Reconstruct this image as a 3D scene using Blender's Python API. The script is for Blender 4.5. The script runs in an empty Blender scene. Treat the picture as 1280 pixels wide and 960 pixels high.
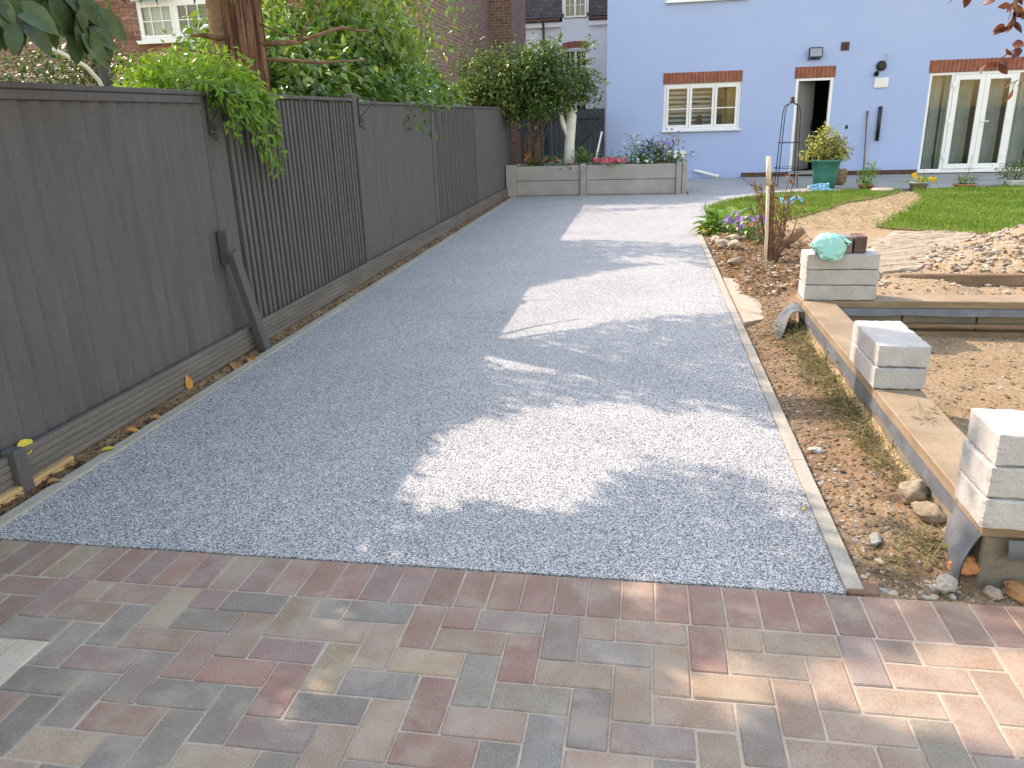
import bpy, bmesh, math, random
import numpy as np
from mathutils import Vector, Matrix, noise as mnoise

# ------------------------------------------------------------------ camera, sky, sun, exposure
SC = bpy.context.scene
COL = SC.collection
cam_d = bpy.data.cameras.new('camera')
cam_d.sensor_fit = 'HORIZONTAL'; cam_d.sensor_width = 36.0
cam_d.lens = 36.0 * 965.0 / 1280.0
cam_d.clip_start = 0.05; cam_d.clip_end = 2000
cam = bpy.data.objects.new('camera', cam_d); COL.objects.link(cam)
_right = Vector((0.986314, 0.162081, -0.030230)); _up = Vector((-0.024792, 0.327056, 0.944680)); _fwd = Vector((-0.163002, 0.931001, -0.326599))
_m = Matrix((_right, _up, -_fwd)).transposed().to_4x4()
_m.translation = (0, 0, 1.40)
cam.matrix_world = _m
SC.camera = cam

SUNV = Vector((-1.0, 0.6, 1.0))            # towards the sun, per metre of height
S = SUNV.normalized()
world = bpy.data.worlds.new('World'); SC.world = world; world.use_nodes = True
wn = world.node_tree; wn.nodes.clear()
sky = wn.nodes.new('ShaderNodeTexSky'); sky.sky_type = 'NISHITA'; sky.sun_disc = False
sky.sun_elevation = math.asin(S.z); sky.sun_rotation = math.atan2(S.x, S.y)
sky.air_density = 2.0; sky.dust_density = 1.2; sky.ozone_density = 1.0
bg = wn.nodes.new('ShaderNodeBackground'); bg.inputs['Strength'].default_value = 0.15
wo = wn.nodes.new('ShaderNodeOutputWorld')
wn.links.new(sky.outputs[0], bg.inputs[0]); wn.links.new(bg.outputs[0], wo.inputs[0])
sun_d = bpy.data.lights.new('sun', 'SUN'); sun_d.energy = 2.0; sun_d.angle = math.radians(0.53)
sun_d.color = (1.0, 0.94, 0.84)
sun = bpy.data.objects.new('sun', sun_d); COL.objects.link(sun)
sun.rotation_euler = (-S).to_track_quat('-Z', 'Y').to_euler()
sun.location = (-20, 12, 20)
SC.view_settings.view_transform = 'Standard'; SC.view_settings.look = 'None'
SC.view_settings.gamma = 1.0; SC.view_settings.use_curve_mapping = False
SC.view_settings.exposure = 1.72
SC.view_settings.use_white_balance = True; SC.view_settings.white_balance_temperature = 7500; SC.view_settings.white_balance_tint = 21.0
SC.cycles.max_bounces = 6; SC.cycles.transparent_max_bounces = 8
SC.cycles.use_denoising = True

rng = random.Random(11)
nrng = np.random.default_rng(5)

# ------------------------------------------------------------------ helpers
def wloc(o):
    v = Vector((0, 0, 0))
    while o is not None:
        v += o.location; o = o.parent
    return v

def tag(o, label, cat, group=None):
    o['label'] = label; o['category'] = cat
    if group: o['group'] = group
    return o

def thing(name, label, cat, loc, group=None):
    o = bpy.data.objects.new(name, None); COL.objects.link(o)
    o.location = loc; o.empty_display_size = 0.1
    return tag(o, label, cat, group)

def struct(o):
    o['kind'] = 'structure'; return o

def stuff(o):
    o['kind'] = 'stuff'; return o

def place(name, me, at, parent=None, rot=None, scale=None):
    """an object with shared mesh data at a world position"""
    o = bpy.data.objects.new(name, me); COL.objects.link(o)
    o.parent = parent
    o.location = Vector(at) - (wloc(parent) if parent else Vector((0, 0, 0)))
    if rot is not None: o.rotation_euler = rot
    if scale is not None: o.scale = scale
    return o

class MB:
    """collects shapes given in world coordinates; build() links them as ONE mesh"""
    def __init__(s): s.v = []; s.f = []; s.m = []
    def add(s, vs, fs, m=0):
        k = len(s.v); s.v += [tuple(p) for p in vs]
        s.f += [tuple(i + k for i in f) for f in fs]; s.m += [m] * len(fs)
        return s
    def box(s, x0, x1, y0, y1, z0, z1, ch=0.0, m=0, rot=None, piv=None):
        lo = (x0, y0, z0); hi = (x1, y1, z1); c = [(a + b) / 2 for a, b in zip(lo, hi)]
        h = [(b - a) / 2 for a, b in zip(lo, hi)]
        if ch <= 0:
            vs = [Vector((c[0] + sx * h[0], c[1] + sy * h[1], c[2] + sz * h[2])) for sx in (-1, 1) for sy in (-1, 1) for sz in (-1, 1)]
            fs = [(0, 1, 3, 2), (4, 6, 7, 5), (0, 4, 5, 1), (2, 3, 7, 6), (0, 2, 6, 4), (1, 5, 7, 3)]
        else:
            ch = min(ch, *(0.45 * a for a in h))
            vs = []; idx = {}
            for sx in (-1, 1):
                for sy in (-1, 1):
                    for sz in (-1, 1):
                        for a in range(3):
                            p = [h[i] - (0 if i == a else ch) for i in range(3)]
                            idx[(sx, sy, sz, a)] = len(vs)
                            vs.append(Vector((c[0] + sx * p[0], c[1] + sy * p[1], c[2] + sz * p[2])))
            fs = []
            sg = (-1, 1)
            for a in range(3):
                b, d = [i for i in range(3) if i != a]
                for sa in sg:
                    q = []
                    for sb, sd in ((-1, -1), (1, -1), (1, 1), (-1, 1)):
                        k = [0, 0, 0]; k[a] = sa; k[b] = sb; k[d] = sd
                        q.append(idx[(k[0], k[1], k[2], a)])
                    fs.append(tuple(q))
                for sb in sg:
                    for sd in sg:
                        q = []
                        for sa, e in ((-1, b), (1, b), (1, d), (-1, d)):
                            k = [0, 0, 0]; k[a] = sa; k[b] = sb; k[d] = sd
                            q.append(idx[(k[0], k[1], k[2], e)])
                        fs.append(tuple(q))
            for sx in sg:
                for sy in sg:
                    for sz in sg:
                        fs.append(tuple(idx[(sx, sy, sz, a)] for a in range(3)))
            cc = Vector(c); out = []
            for f in fs:
                n = (vs[f[1]] - vs[f[0]]).cross(vs[f[2]] - vs[f[0]])
                mid = sum((vs[i] for i in f), Vector()) / len(f) - cc
                out.append(f if n.dot(mid) > 0 else tuple(reversed(f)))
            fs = out
        if rot is not None:
            pv = Vector(piv if piv is not None else c)
            vs = [rot @ (p - pv) + pv for p in vs]
        return s.add(vs, fs, m)
    def tube(s, pts, radii, n=8, m=0, caps=True):
        pts = [Vector(p) for p in pts]
        if not hasattr(radii, '__len__'): radii = [radii] * len(pts)
        rings = []; up = Vector((0.13, 0.21, 0.97))
        vs = []
        for i, p in enumerate(pts):
            d = (pts[min(i + 1, len(pts) - 1)] - pts[max(i - 1, 0)])
            if d.length < 1e-9: d = Vector((0, 0, 1))
            d.normalize()
            a = up - d * up.dot(d)
            if a.length < 0.05: a = Vector((1, 0, 0)) - d * d.x
            a.normalize(); b = d.cross(a); up = a
            for k in range(n):
                t = 2 * math.pi * k / n
                vs.append(p + (a * math.cos(t) + b * math.sin(t)) * radii[i])
        fs = []
        for i in range(len(pts) - 1):
            for k in range(n):
                k2 = (k + 1) % n
                fs.append((i * n + k, i * n + k2, (i + 1) * n + k2, (i + 1) * n + k))
        if caps:
            fs.append(tuple(reversed(range(n)))); fs.append(tuple((len(pts) - 1) * n + k for k in range(n)))
        return s.add(vs, fs, m)
    def lathe(s, prof, c, n=20, m=0):
        vs = []; fs = []
        for r, z in prof:
            for k in range(n):
                t = 2 * math.pi * k / n
                vs.append((c[0] + r * math.cos(t), c[1] + r * math.sin(t), c[2] + z))
        for i in range(len(prof) - 1):
            for k in range(n):
                k2 = (k + 1) % n
                fs.append((i * n + k, i * n + k2, (i + 1) * n + k2, (i + 1) * n + k))
        return s.add(vs, fs, m)
    def poly(s, pts, z, m=0):
        return s.add([(p[0], p[1], z) for p in pts], [tuple(range(len(pts)))], m)
    def slab(s, pts, z0, z1, m=0):
        n = len(pts)
        vs = [(p[0], p[1], z1) for p in pts] + [(p[0], p[1], z0) for p in pts]
        fs = [tuple(range(n))] + [(i, i + n, (i + 1) % n + n, (i + 1) % n) for i in range(n)]
        return s.add(vs, fs, m)
    def grid(s, fn, nu, nv, m=0):
        vs = [fn(i / nu, j / nv) for j in range(nv + 1) for i in range(nu + 1)]
        fs = [(j * (nu + 1) + i, j * (nu + 1) + i + 1, (j + 1) * (nu + 1) + i + 1, (j + 1) * (nu + 1) + i) for j in range(nv) for i in range(nu)]
        return s.add(vs, fs, m)
    def mesh(s, name, mats, origin=(0, 0, 0), smooth=False):
        me = bpy.data.meshes.new(name)
        o = Vector(origin)
        me.from_pydata([tuple(Vector(p) - o) for p in s.v], [], s.f)
        for mm in (mats if isinstance(mats, (list, tuple)) else [mats]): me.materials.append(mm)
        if any(s.m): me.polygons.foreach_set('material_index', s.m)
        if smooth: me.polygons.foreach_set('use_smooth', [True] * len(me.polygons))
        me.update(); return me
    def build(s, name, mats, parent=None, origin=None, smooth=False):
        base = wloc(parent) if parent else Vector(origin or (0, 0, 0))
        me = s.mesh(name, mats, base, smooth)
        o = bpy.data.objects.new(name, me); COL.objects.link(o)
        if parent: o.parent = parent
        else: o.location = base
        return o

# ------------------------------------------------------------------ procedural materials
def _nt(name):
    m = bpy.data.materials.new(name); m.use_nodes = True
    nt = m.node_tree; nt.nodes.clear()
    out = nt.nodes.new('ShaderNodeOutputMaterial'); return m, nt, out
def _n(nt, t, **kw):
    n = nt.nodes.new(t)
    for k, v in kw.items(): setattr(n, k, v)
    return n
def _mix(nt, a, b, fac, mode='MIX'):
    n = nt.nodes.new('ShaderNodeMix'); n.data_type = 'RGBA'; n.blend_type = mode
    for sock, val in ((n.inputs[0], fac), (n.inputs[6], a), (n.inputs[7], b)):
        if hasattr(val, 'is_linked') or hasattr(val, 'links'): nt.links.new(val, sock)
        else: sock.default_value = val if not isinstance(val, tuple) else (val + (1.0,) if len(val) == 3 else val)
    return n.outputs[2]
def _pos(nt, stretch=(1, 1, 1), local=False):
    mp = nt.nodes.new('ShaderNodeMapping'); mp.inputs['Scale'].default_value = stretch
    if local:
        tc = nt.nodes.new('ShaderNodeTexCoord'); nt.links.new(tc.outputs['Object'], mp.inputs[0])
        oi = nt.nodes.new('ShaderNodeObjectInfo')
        vm = nt.nodes.new('ShaderNodeVectorMath'); vm.operation = 'SCALE'; vm.inputs[0].default_value = (37, 53, 71)
        nt.links.new(oi.outputs['Random'], vm.inputs['Scale']); nt.links.new(vm.outputs[0], mp.inputs['Location'])
    else:
        g = nt.nodes.new('ShaderNodeNewGeometry'); nt.links.new(g.outputs['Position'], mp.inputs[0])
    return mp.outputs[0]
def _noise(nt, vec, scale, detail=5, rough=0.6, dist=0.0):
    n = nt.nodes.new('ShaderNodeTexNoise'); n.inputs['Scale'].default_value = scale
    n.inputs['Detail'].default_value = detail; n.inputs['Roughness'].default_value = rough
    n.inputs['Distortion'].default_value = dist
    nt.links.new(vec, n.inputs['Vector']); return n.outputs['Fac']
def _ramp(nt, fac, stops, interp='LINEAR'):
    r = nt.nodes.new('ShaderNodeValToRGB'); r.color_ramp.interpolation = interp
    e = r.color_ramp.elements
    while len(e) < len(stops): e.new(0.5)
    for el, (p, c) in zip(e, stops):
        el.position = p; el.color = (c + (1.0,)) if len(c) == 3 else c
    nt.links.new(fac, r.inputs[0]); return r.outputs[0]
def _grey(v): return (v, v, v)

def mat(name, c1, c2=None, scale=4, rough=0.8, spec=0.3, fine=(70, 0.25), bump=(60, 0.25, 0.004), stretch=(1, 1, 1), local=False,
        objcol=False, metal=0.0, stain=None, detail=6, lo=0.35, hi=0.65):
    """two colours by soft noise, a fine mottling, optional stains with a shape of their own, bump"""
    m, nt, out = _nt(name)
    p = nt.nodes.new('ShaderNodeBsdfPrincipled')
    vec = _pos(nt, stretch, local)
    f = _noise(nt, vec, scale, detail)
    col = _ramp(nt, f, [(lo, c1), (hi, c2 or c1)])
    if objcol:
        oi = nt.nodes.new('ShaderNodeObjectInfo')
        col = _mix(nt, col, oi.outputs['Color'], 1.0, 'MULTIPLY')
    if fine:
        ff = _noise(nt, vec, fine[0], 3, 0.7)
        col = _mix(nt, col, _ramp(nt, ff, [(0.25, _grey(1 - fine[1])), (0.75, _grey(1 + fine[1] * 0.6))]), 1.0, 'MULTIPLY')
    if stain:
        sc, thr, sc_col, amt = stain
        sf = _noise(nt, vec, sc, 5, 0.65)
        fac = _ramp(nt, sf, [(thr, _grey(0)), (thr + 0.12, _grey(amt))])
        col = _mix(nt, col, sc_col, fac)
    nt.links.new(col, p.inputs['Base Color'])
    p.inputs['Roughness'].default_value = rough; p.inputs['Specular IOR Level'].default_value = spec
    p.inputs['Metallic'].default_value = metal
    if bump:
        b = nt.nodes.new('ShaderNodeBump'); b.inputs['Strength'].default_value = bump[1]; b.inputs['Distance'].default_value = bump[2]
        nt.links.new(_noise(nt, vec, bump[0], 4, 0.65), b.inputs['Height']); nt.links.new(b.outputs[0], p.inputs['Normal'])
    nt.links.new(p.outputs[0], out.inputs[0])
    return m

def leafmat(name, stops, trans=0.4, rough=0.45, spec=0.35):
    """leaf colour by a random number per leaf; part of the light passes through"""
    m, nt, out = _nt(name)
    at = nt.nodes.new('ShaderNodeAttribute'); at.attribute_name = 'rnd'
    vec = _pos(nt); f = _noise(nt, vec, 25, 2)
    col = _ramp(nt, at.outputs['Fac'], stops)
    col = _mix(nt, col, _ramp(nt, f, [(0.3, _grey(0.8)), (0.7, _grey(1.15))]), 1.0, 'MULTIPLY')
    p = nt.nodes.new('ShaderNodeBsdfPrincipled'); nt.links.new(col, p.inputs['Base Color'])
    p.inputs['Roughness'].default_value = rough; p.inputs['Specular IOR Level'].default_value = spec
    tr = nt.nodes.new('ShaderNodeBsdfTranslucent')
    nt.links.new(_mix(nt, col, (1.25, 1.25, 0.55), 1.0, 'MULTIPLY'), tr.inputs[0])
    mx = nt.nodes.new('ShaderNodeMixShader'); mx.inputs[0].default_value = trans
    nt.links.new(p.outputs[0], mx.inputs[1]); nt.links.new(tr.outputs[0], mx.inputs[2]); nt.links.new(mx.outputs[0], out.inputs[0])
    return m

def glassmat(name, tint=(0.9, 0.95, 0.94), refl=0.012):
    m, nt, out = _nt(name)
    t = nt.nodes.new('ShaderNodeBsdfTransparent'); t.inputs[0].default_value = tint + (1,)
    g = nt.nodes.new('ShaderNodeBsdfGlossy'); g.inputs['Roughness'].default_value = 0.02
    fr = nt.nodes.new('ShaderNodeFresnel'); fr.inputs[0].default_value = 1.5
    ad = nt.nodes.new('ShaderNodeMath'); ad.operation = 'ADD'; ad.inputs[1].default_value = refl
    nt.links.new(fr.outputs[0], ad.inputs[0])
    mx = nt.nodes.new('ShaderNodeMixShader')
    nt.links.new(ad.outputs[0], mx.inputs[0]); nt.links.new(t.outputs[0], mx.inputs[1]); nt.links.new(g.outputs[0], mx.inputs[2])
    nt.links.new(mx.outputs[0], out.inputs[0]); return m

def brickmat(name, c1, c2, mortar, axis='XZ', scale=1.0, bw=0.225, bh=0.075):
    m, nt, out = _nt(name)
    g = nt.nodes.new('ShaderNodeNewGeometry'); sp = nt.nodes.new('ShaderNodeSeparateXYZ'); nt.links.new(g.outputs['Position'], sp.inputs[0])
    cb = nt.nodes.new('ShaderNodeCombineXYZ')
    nt.links.new(sp.outputs[axis[0]], cb.inputs[0]); nt.links.new(sp.outputs[axis[1]], cb.inputs[1])
    b = nt.nodes.new('ShaderNodeTexBrick'); b.inputs['Scale'].default_value = scale
    b.inputs['Brick Width'].default_value = bw; b.inputs['Row Height'].default_value = bh; b.inputs['Mortar Size'].default_value = 0.006
    b.inputs['Color1'].default_value = c1 + (1,); b.inputs['Color2'].default_value = c2 + (1,); b.inputs['Mortar'].default_value = mortar + (1,)
    nt.links.new(cb.outputs[0], b.inputs['Vector'])
    f = _noise(nt, cb.outputs[0], 14, 5)
    col = _mix(nt, b.outputs['Color'], _ramp(nt, f, [(0.25, _grey(0.6)), (0.75, _grey(1.25))]), 1.0, 'MULTIPLY')
    p = nt.nodes.new('ShaderNodeBsdfPrincipled'); nt.links.new(col, p.inputs['Base Color']); p.inputs['Roughness'].default_value = 0.9
    bp = nt.nodes.new('ShaderNodeBump'); bp.inputs['Strength'].default_value = 0.5; bp.inputs['Distance'].default_value = 0.01; bp.invert = True
    nt.links.new(b.outputs['Fac'], bp.inputs['Height']); nt.links.new(bp.outputs[0], p.inputs['Normal'])
    nt.links.new(p.outputs[0], out.inputs[0]); return m

def resinmat():
    """resin-bound gravel: 4-6 mm stones, white, silver grey and blue-black"""
    m, nt, out = _nt('resin_gravel')
    vec = _pos(nt)
    v = nt.nodes.new('ShaderNodeTexVoronoi'); v.inputs['Scale'].default_value = 260; nt.links.new(vec, v.inputs['Vector'])
    sp = nt.nodes.new('ShaderNodeSeparateColor'); nt.links.new(v.outputs['Color'], sp.inputs[0])
    col = _ramp(nt, sp.outputs[0], [(0.0, (0.085, 0.088, 0.095)), (0.18, (0.20, 0.204, 0.215)), (0.38, (0.38, 0.383, 0.388)), (0.62, (0.55, 0.548, 0.54)), (0.84, (0.76, 0.745, 0.71))], 'CONSTANT')
    gap = _ramp(nt, v.outputs['Distance'], [(0.5, _grey(1.0)), (0.95, _grey(0.35))])
    col = _mix(nt, col, gap, 1.0, 'MULTIPLY')
    big = _noise(nt, vec, 1.3, 4)
    col = _mix(nt, col, _ramp(nt, big, [(0.3, _grey(0.9)), (0.7, _grey(1.08))]), 1.0, 'MULTIPLY')
    p = nt.nodes.new('ShaderNodeBsdfPrincipled'); nt.links.new(col, p.inputs['Base Color'])
    p.inputs['Roughness'].default_value = 0.55; p.inputs['Specular IOR Level'].default_value = 0.35
    bp = nt.nodes.new('ShaderNodeBump'); bp.inputs['Strength'].default_value = 0.7; bp.inputs['Distance'].default_value = 0.003; bp.invert = True
    nt.links.new(v.outputs['Distance'], bp.inputs['Height']); nt.links.new(bp.outputs[0], p.inputs['Normal'])
    nt.links.new(p.outputs[0], out.inputs[0]); return m

def soilmat():
    """earth whose kind (red earth .. ochre subsoil .. pale sand) is stored per vertex as 'zone'"""
    m, nt, out = _nt('garden_earth')
    vec = _pos(nt)
    at = nt.nodes.new('ShaderNodeAttribute'); at.attribute_name = 'zone'
    f = _noise(nt, vec, 5, 7, 0.7)
    ad = nt.nodes.new('ShaderNodeMath'); ad.operation = 'MULTIPLY_ADD'; ad.inputs[1].default_value = 0.62
    nt.links.new(f, ad.inputs[0]); nt.links.new(at.outputs['Fac'], ad.inputs[2])
    col = _ramp(nt, ad.outputs[0], [(0.16, (0.105, 0.062, 0.038)), (0.32, (0.20, 0.122, 0.070)), (0.54, (0.285, 0.192, 0.112)), (0.82, (0.39, 0.288, 0.186))])
    ff = _noise(nt, vec, 60, 4, 0.75)
    col = _mix(nt, col, _ramp(nt, ff, [(0.3, _grey(0.6)), (0.72, _grey(1.35))]), 1.0, 'MULTIPLY')
    pf = _noise(nt, vec, 16, 5, 0.7)
    col = _mix(nt, col, (0.29, 0.255, 0.205), _ramp(nt, pf, [(0.58, _grey(0)), (0.70, _grey(0.55))]))
    p = nt.nodes.new('ShaderNodeBsdfPrincipled'); nt.links.new(col, p.inputs['Base Color']); p.inputs['Roughness'].default_value = 0.95
    p.inputs['Specular IOR Level'].default_value = 0.15
    bp = nt.nodes.new('ShaderNodeBump'); bp.inputs['Strength'].default_value = 0.8; bp.inputs['Distance'].default_value = 0.02
    nt.links.new(_noise(nt, vec, 45, 6, 0.7), bp.inputs['Height']); nt.links.new(bp.outputs[0], p.inputs['Normal'])
    nt.links.new(p.outputs[0], out.inputs[0]); return m

M = {}
M['resin'] = resinmat()
M['soil'] = soilmat()
M['paver'] = mat('concrete_paver', (0.93, 0.85, 0.80), (1.06, 1.08, 1.07), 9, 0.88, 0.2, (190, 0.30), (150, 0.4, 0.003), objcol=True, stain=(4.5, 0.52, (0.36, 0.285, 0.215), 0.5))
M['sand'] = mat('joint_sand', (0.38, 0.305, 0.235), (0.48, 0.39, 0.305), 12, 0.95, 0.1, (200, 0.3))
M['edging'] = mat('edging_timber', (0.32, 0.295, 0.24), (0.42, 0.385, 0.32), 6, 0.85, 0.2, (90, 0.2), (60, 0.3, 0.003), (3, 0.5, 3), stain=(2.5, 0.60, (0.45, 0.33, 0.18), 0.5))
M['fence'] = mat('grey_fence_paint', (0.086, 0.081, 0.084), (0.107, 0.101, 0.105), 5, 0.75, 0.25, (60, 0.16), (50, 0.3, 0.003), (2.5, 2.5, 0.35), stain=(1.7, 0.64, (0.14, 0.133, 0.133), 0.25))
M['fence_shaded'] = mat('grey_fence_paint_shaded', (0.070, 0.065, 0.066), (0.095, 0.089, 0.090), 5, 0.8, 0.2, (60, 0.16), (50, 0.3, 0.003), (2.5, 2.5, 0.35))  # same grey paint, with the shade behind boards and slats put into its colour
M['deck'] = mat('painted_deck_board', (0.12, 0.105, 0.095), (0.165, 0.145, 0.13), 4, 0.8, 0.2, (60, 0.2), (50, 0.3, 0.003), (3, 0.4, 3), stain=(2, 0.6, (0.2, 0.17, 0.13), 0.4))
M['raw_timber'] = mat('raw_timber', (0.42, 0.27, 0.12), (0.56, 0.39, 0.20), 5, 0.8, 0.2, (80, 0.2), (60, 0.3, 0.002), (4, 0.5, 4))
M['plate'] = mat('sawn_pine_plate', (0.235, 0.172, 0.11), (0.33, 0.25, 0.17), 5, 0.75, 0.25, (70, 0.16), (50, 0.2, 0.002), (0.8, 0.8, 5), stain=(5, 0.60, (0.18, 0.125, 0.08), 0.55))
M['block'] = mat('aircrete_block', (0.42, 0.405, 0.385), (0.52, 0.50, 0.475), 7, 0.9, 0.15, (150, 0.22), (110, 0.6, 0.005), local=True, stain=(5, 0.63, (0.31, 0.285, 0.25), 0.45))
M['foundation'] = mat('stained_block', (0.17, 0.155, 0.135), (0.29, 0.24, 0.165), 2.6, 0.9, 0.15, (80, 0.25), (60, 0.6, 0.006))
M['haunch'] = mat('yellow_mortar', (0.33, 0.235, 0.11), (0.42, 0.33, 0.20), 6, 0.9, 0.15, (80, 0.3), (40, 0.8, 0.01))
M['membrane'] = mat('grey_damp_membrane', (0.10, 0.11, 0.125), (0.15, 0.165, 0.185), 8, 0.45, 0.45, (60, 0.12), (18, 0.25, 0.01))
M['planter'] = mat('cast_concrete', (0.32, 0.30, 0.285), (0.41, 0.385, 0.365), 2.2, 0.9, 0.2, (60, 0.18), (50, 0.4, 0.004), stain=(3, 0.55, (0.25, 0.235, 0.215), 0.5))
M['patio'] = mat('patio_concrete', (0.26, 0.25, 0.24), (0.34, 0.33, 0.31), 2, 0.9, 0.2, (50, 0.2), (40, 0.4, 0.004))
M['blue'] = mat('lavender_blue_render', (0.375, 0.475, 0.735), (0.395, 0.495, 0.75), 0.9, 0.85, 0.2, (220, 0.06), (160, 0.25, 0.003), stain=(1.1, 0.62, (0.365, 0.445, 0.70), 0.5))
M['white_render'] = mat('white_render', (0.70, 0.74, 0.78), (0.76, 0.79, 0.82), 1, 0.9, 0.2, (120, 0.05), (100, 0.2, 0.003))
M['upvc'] = mat('white_plastic', (0.80, 0.80, 0.80), (0.84, 0.84, 0.84), 3, 0.35, 0.5, None, None)
M['brick_red'] = mat('red_soldier_brick', (0.24, 0.075, 0.045), (0.36, 0.12, 0.075), 8, 0.85, 0.2, (90, 0.3), (80, 0.4, 0.004))
M['brick_base'] = mat('dark_base_brick', (0.10, 0.05, 0.04), (0.16, 0.085, 0.065), 8, 0.85, 0.2, (90, 0.3), (80, 0.4, 0.004))
M['mortar'] = mat('mortar', (0.42, 0.38, 0.33), (0.50, 0.46, 0.40), 8, 0.95, 0.1)
M['brick_wall'] = brickmat('brown_brick_wall', (0.21, 0.105, 0.075), (0.30, 0.17, 0.12), (0.36, 0.31, 0.26), 'XZ')
M['brick_side'] = brickmat('brown_brick_side', (0.21, 0.105, 0.075), (0.30, 0.17, 0.12), (0.36, 0.31, 0.26), 'YZ')
M['brick'] = mat('brown_brick', (0.8, 0.8, 0.8), (1.15, 1.1, 1.1), 10, 0.9, 0.2, (80, 0.3), (60, 0.4, 0.004), objcol=True)
M['glass'] = glassmat('window_glass')
M['slate'] = brickmat('dark_slates', (0.075, 0.065, 0.065), (0.12, 0.10, 0.095), (0.03, 0.028, 0.028), 'XZ', 1.0, 0.2, 0.12)
M['tile'] = brickmat('roof_tiles', (0.16, 0.075, 0.05), (0.22, 0.11, 0.07), (0.05, 0.03, 0.02), 'XZ', 1.0, 0.25, 0.2)
M['curtain'] = mat('cream_curtain', (0.50, 0.52, 0.56), (0.60, 0.62, 0.65), 3, 0.9, 0.1, (60, 0.06), None)
M['room'] = mat('room_wall', (0.27, 0.30, 0.36), (0.31, 0.34, 0.40), 2, 0.9, 0.1, None, None)
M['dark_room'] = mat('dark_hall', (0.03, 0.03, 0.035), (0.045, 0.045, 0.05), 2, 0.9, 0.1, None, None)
M['door_grey'] = mat('grey_door_paint', (0.20, 0.195, 0.19), (0.23, 0.225, 0.22), 2, 0.5, 0.4, None, None)
M['navy'] = mat('dark_blue_gate_paint', (0.030, 0.036, 0.048), (0.042, 0.050, 0.064), 4, 0.7, 0.3, (50, 0.15), (40, 0.3, 0.003), (3, 3, 0.4))
M['black'] = mat('black_plastic', (0.012, 0.012, 0.014), (0.02, 0.02, 0.022), 4, 0.4, 0.4, None, None)
M['iron'] = mat('black_iron', (0.02, 0.019, 0.018), (0.035, 0.03, 0.027), 30, 0.6, 0.4, None, None)
M['steel'] = mat('grey_metal', (0.45, 0.45, 0.45), (0.55, 0.55, 0.55), 6, 0.35, 0.5, None, None, metal=0.8)
M['brown_plastic'] = mat('brown_vent', (0.09, 0.045, 0.03), (0.12, 0.06, 0.04), 6, 0.7, 0.3, None, None)
M['teal'] = mat('teal_pot_plastic', (0.025, 0.16, 0.13), (0.035, 0.20, 0.165), 3, 0.45, 0.4, (30, 0.08), None)
M['terracotta'] = mat('terracotta', (0.36, 0.14, 0.07), (0.46, 0.20, 0.11), 6, 0.85, 0.2)
M['bag'] = mat('mint_plastic_bag', (0.22, 0.52, 0.45), (0.30, 0.60, 0.53), 6, 0.35, 0.5, None, (25, 0.5, 0.01), local=True)
M['rope'] = mat('pale_blue_rope', (0.14, 0.42, 0.66), (0.34, 0.62, 0.80), 30, 0.7, 0.2, None, None)
M['bark_red'] = mat('red_conifer_bark', (0.11, 0.055, 0.038), (0.44, 0.25, 0.17), 6, 0.95, 0.1, (50, 0.45), (16, 1.0, 0.06), (6, 6, 0.30), lo=.40, hi=.62)
M['bark'] = mat('brown_bark', (0.09, 0.065, 0.045), (0.19, 0.145, 0.10), 9, 0.95, 0.1, (60, 0.35), (30, 0.8, 0.02), (3, 3, 0.5))
M['birch'] = mat('white_birch_bark', (0.62, 0.60, 0.56), (0.80, 0.78, 0.74), 5, 0.8, 0.2, (40, 0.12), (30, 0.4, 0.01), (1, 1, 3), stain=(9, 0.66, (0.12, 0.10, 0.09), 0.8))
M['stem'] = mat('green_stem', (0.08, 0.12, 0.04), (0.16, 0.16, 0.07), 10, 0.7, 0.2, None, None)
M['deadwood'] = mat('dead_stem', (0.12, 0.07, 0.045), (0.24, 0.15, 0.10), 12, 0.9, 0.1, None, None)
M['paleWood'] = mat('pale_stake_wood', (0.55, 0.45, 0.33), (0.68, 0.60, 0.48), 8, 0.8, 0.2, (60, 0.15), (40, 0.3, 0.004), (3, 3, 0.6))
M['oldwood'] = mat('weathered_wood', (0.19, 0.125, 0.08), (0.30, 0.205, 0.13), 6, 0.9, 0.15, (60, 0.3), (40, 0.5, 0.006), (0.6, 4, 4))
M['stone'] = mat('field_stone', (0.34, 0.29, 0.23), (0.52, 0.46, 0.38), 6, 0.9, 0.2, (60, 0.3), (30, 0.6, 0.01), local=True, objcol=True)
M['mossy'] = mat('mossy_stone', (0.06, 0.085, 0.02), (0.16, 0.16, 0.06), 14, 0.95, 0.1, (70, 0.35), (40, 0.6, 0.01))
M['pathstone'] = mat('weathered_block_path', (0.75, 0.80, 0.80), (1.1, 1.08, 1.05), 6, 0.95, 0.1, (50, 0.3), (40, 0.5, 0.005), objcol=True)
M['lawn_earth'] = mat('turf_soil', (0.13, 0.11, 0.045), (0.20, 0.17, 0.075), 5, 0.95, 0.1, (60, 0.3))
M['far_ground'] = mat('ground_earth', (0.14, 0.12, 0.06), (0.20, 0.17, 0.09), 0.8, 0.95, 0.1, (20, 0.3))

# ================================================================== THE SETTING
def noi(x, y, s, z=0.0): return mnoise.noise(Vector((x * s, y * s, z)))
def sm(a, b, x):
    t = max(0.0, min(1.0, (x - a) / (b - a))); return t * t * (3 - 2 * t)

struct(MB().poly([(-300, -300), (300, -300), (300, 300), (-300, 300)], -0.09).build('ground', M['far_ground']))

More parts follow.
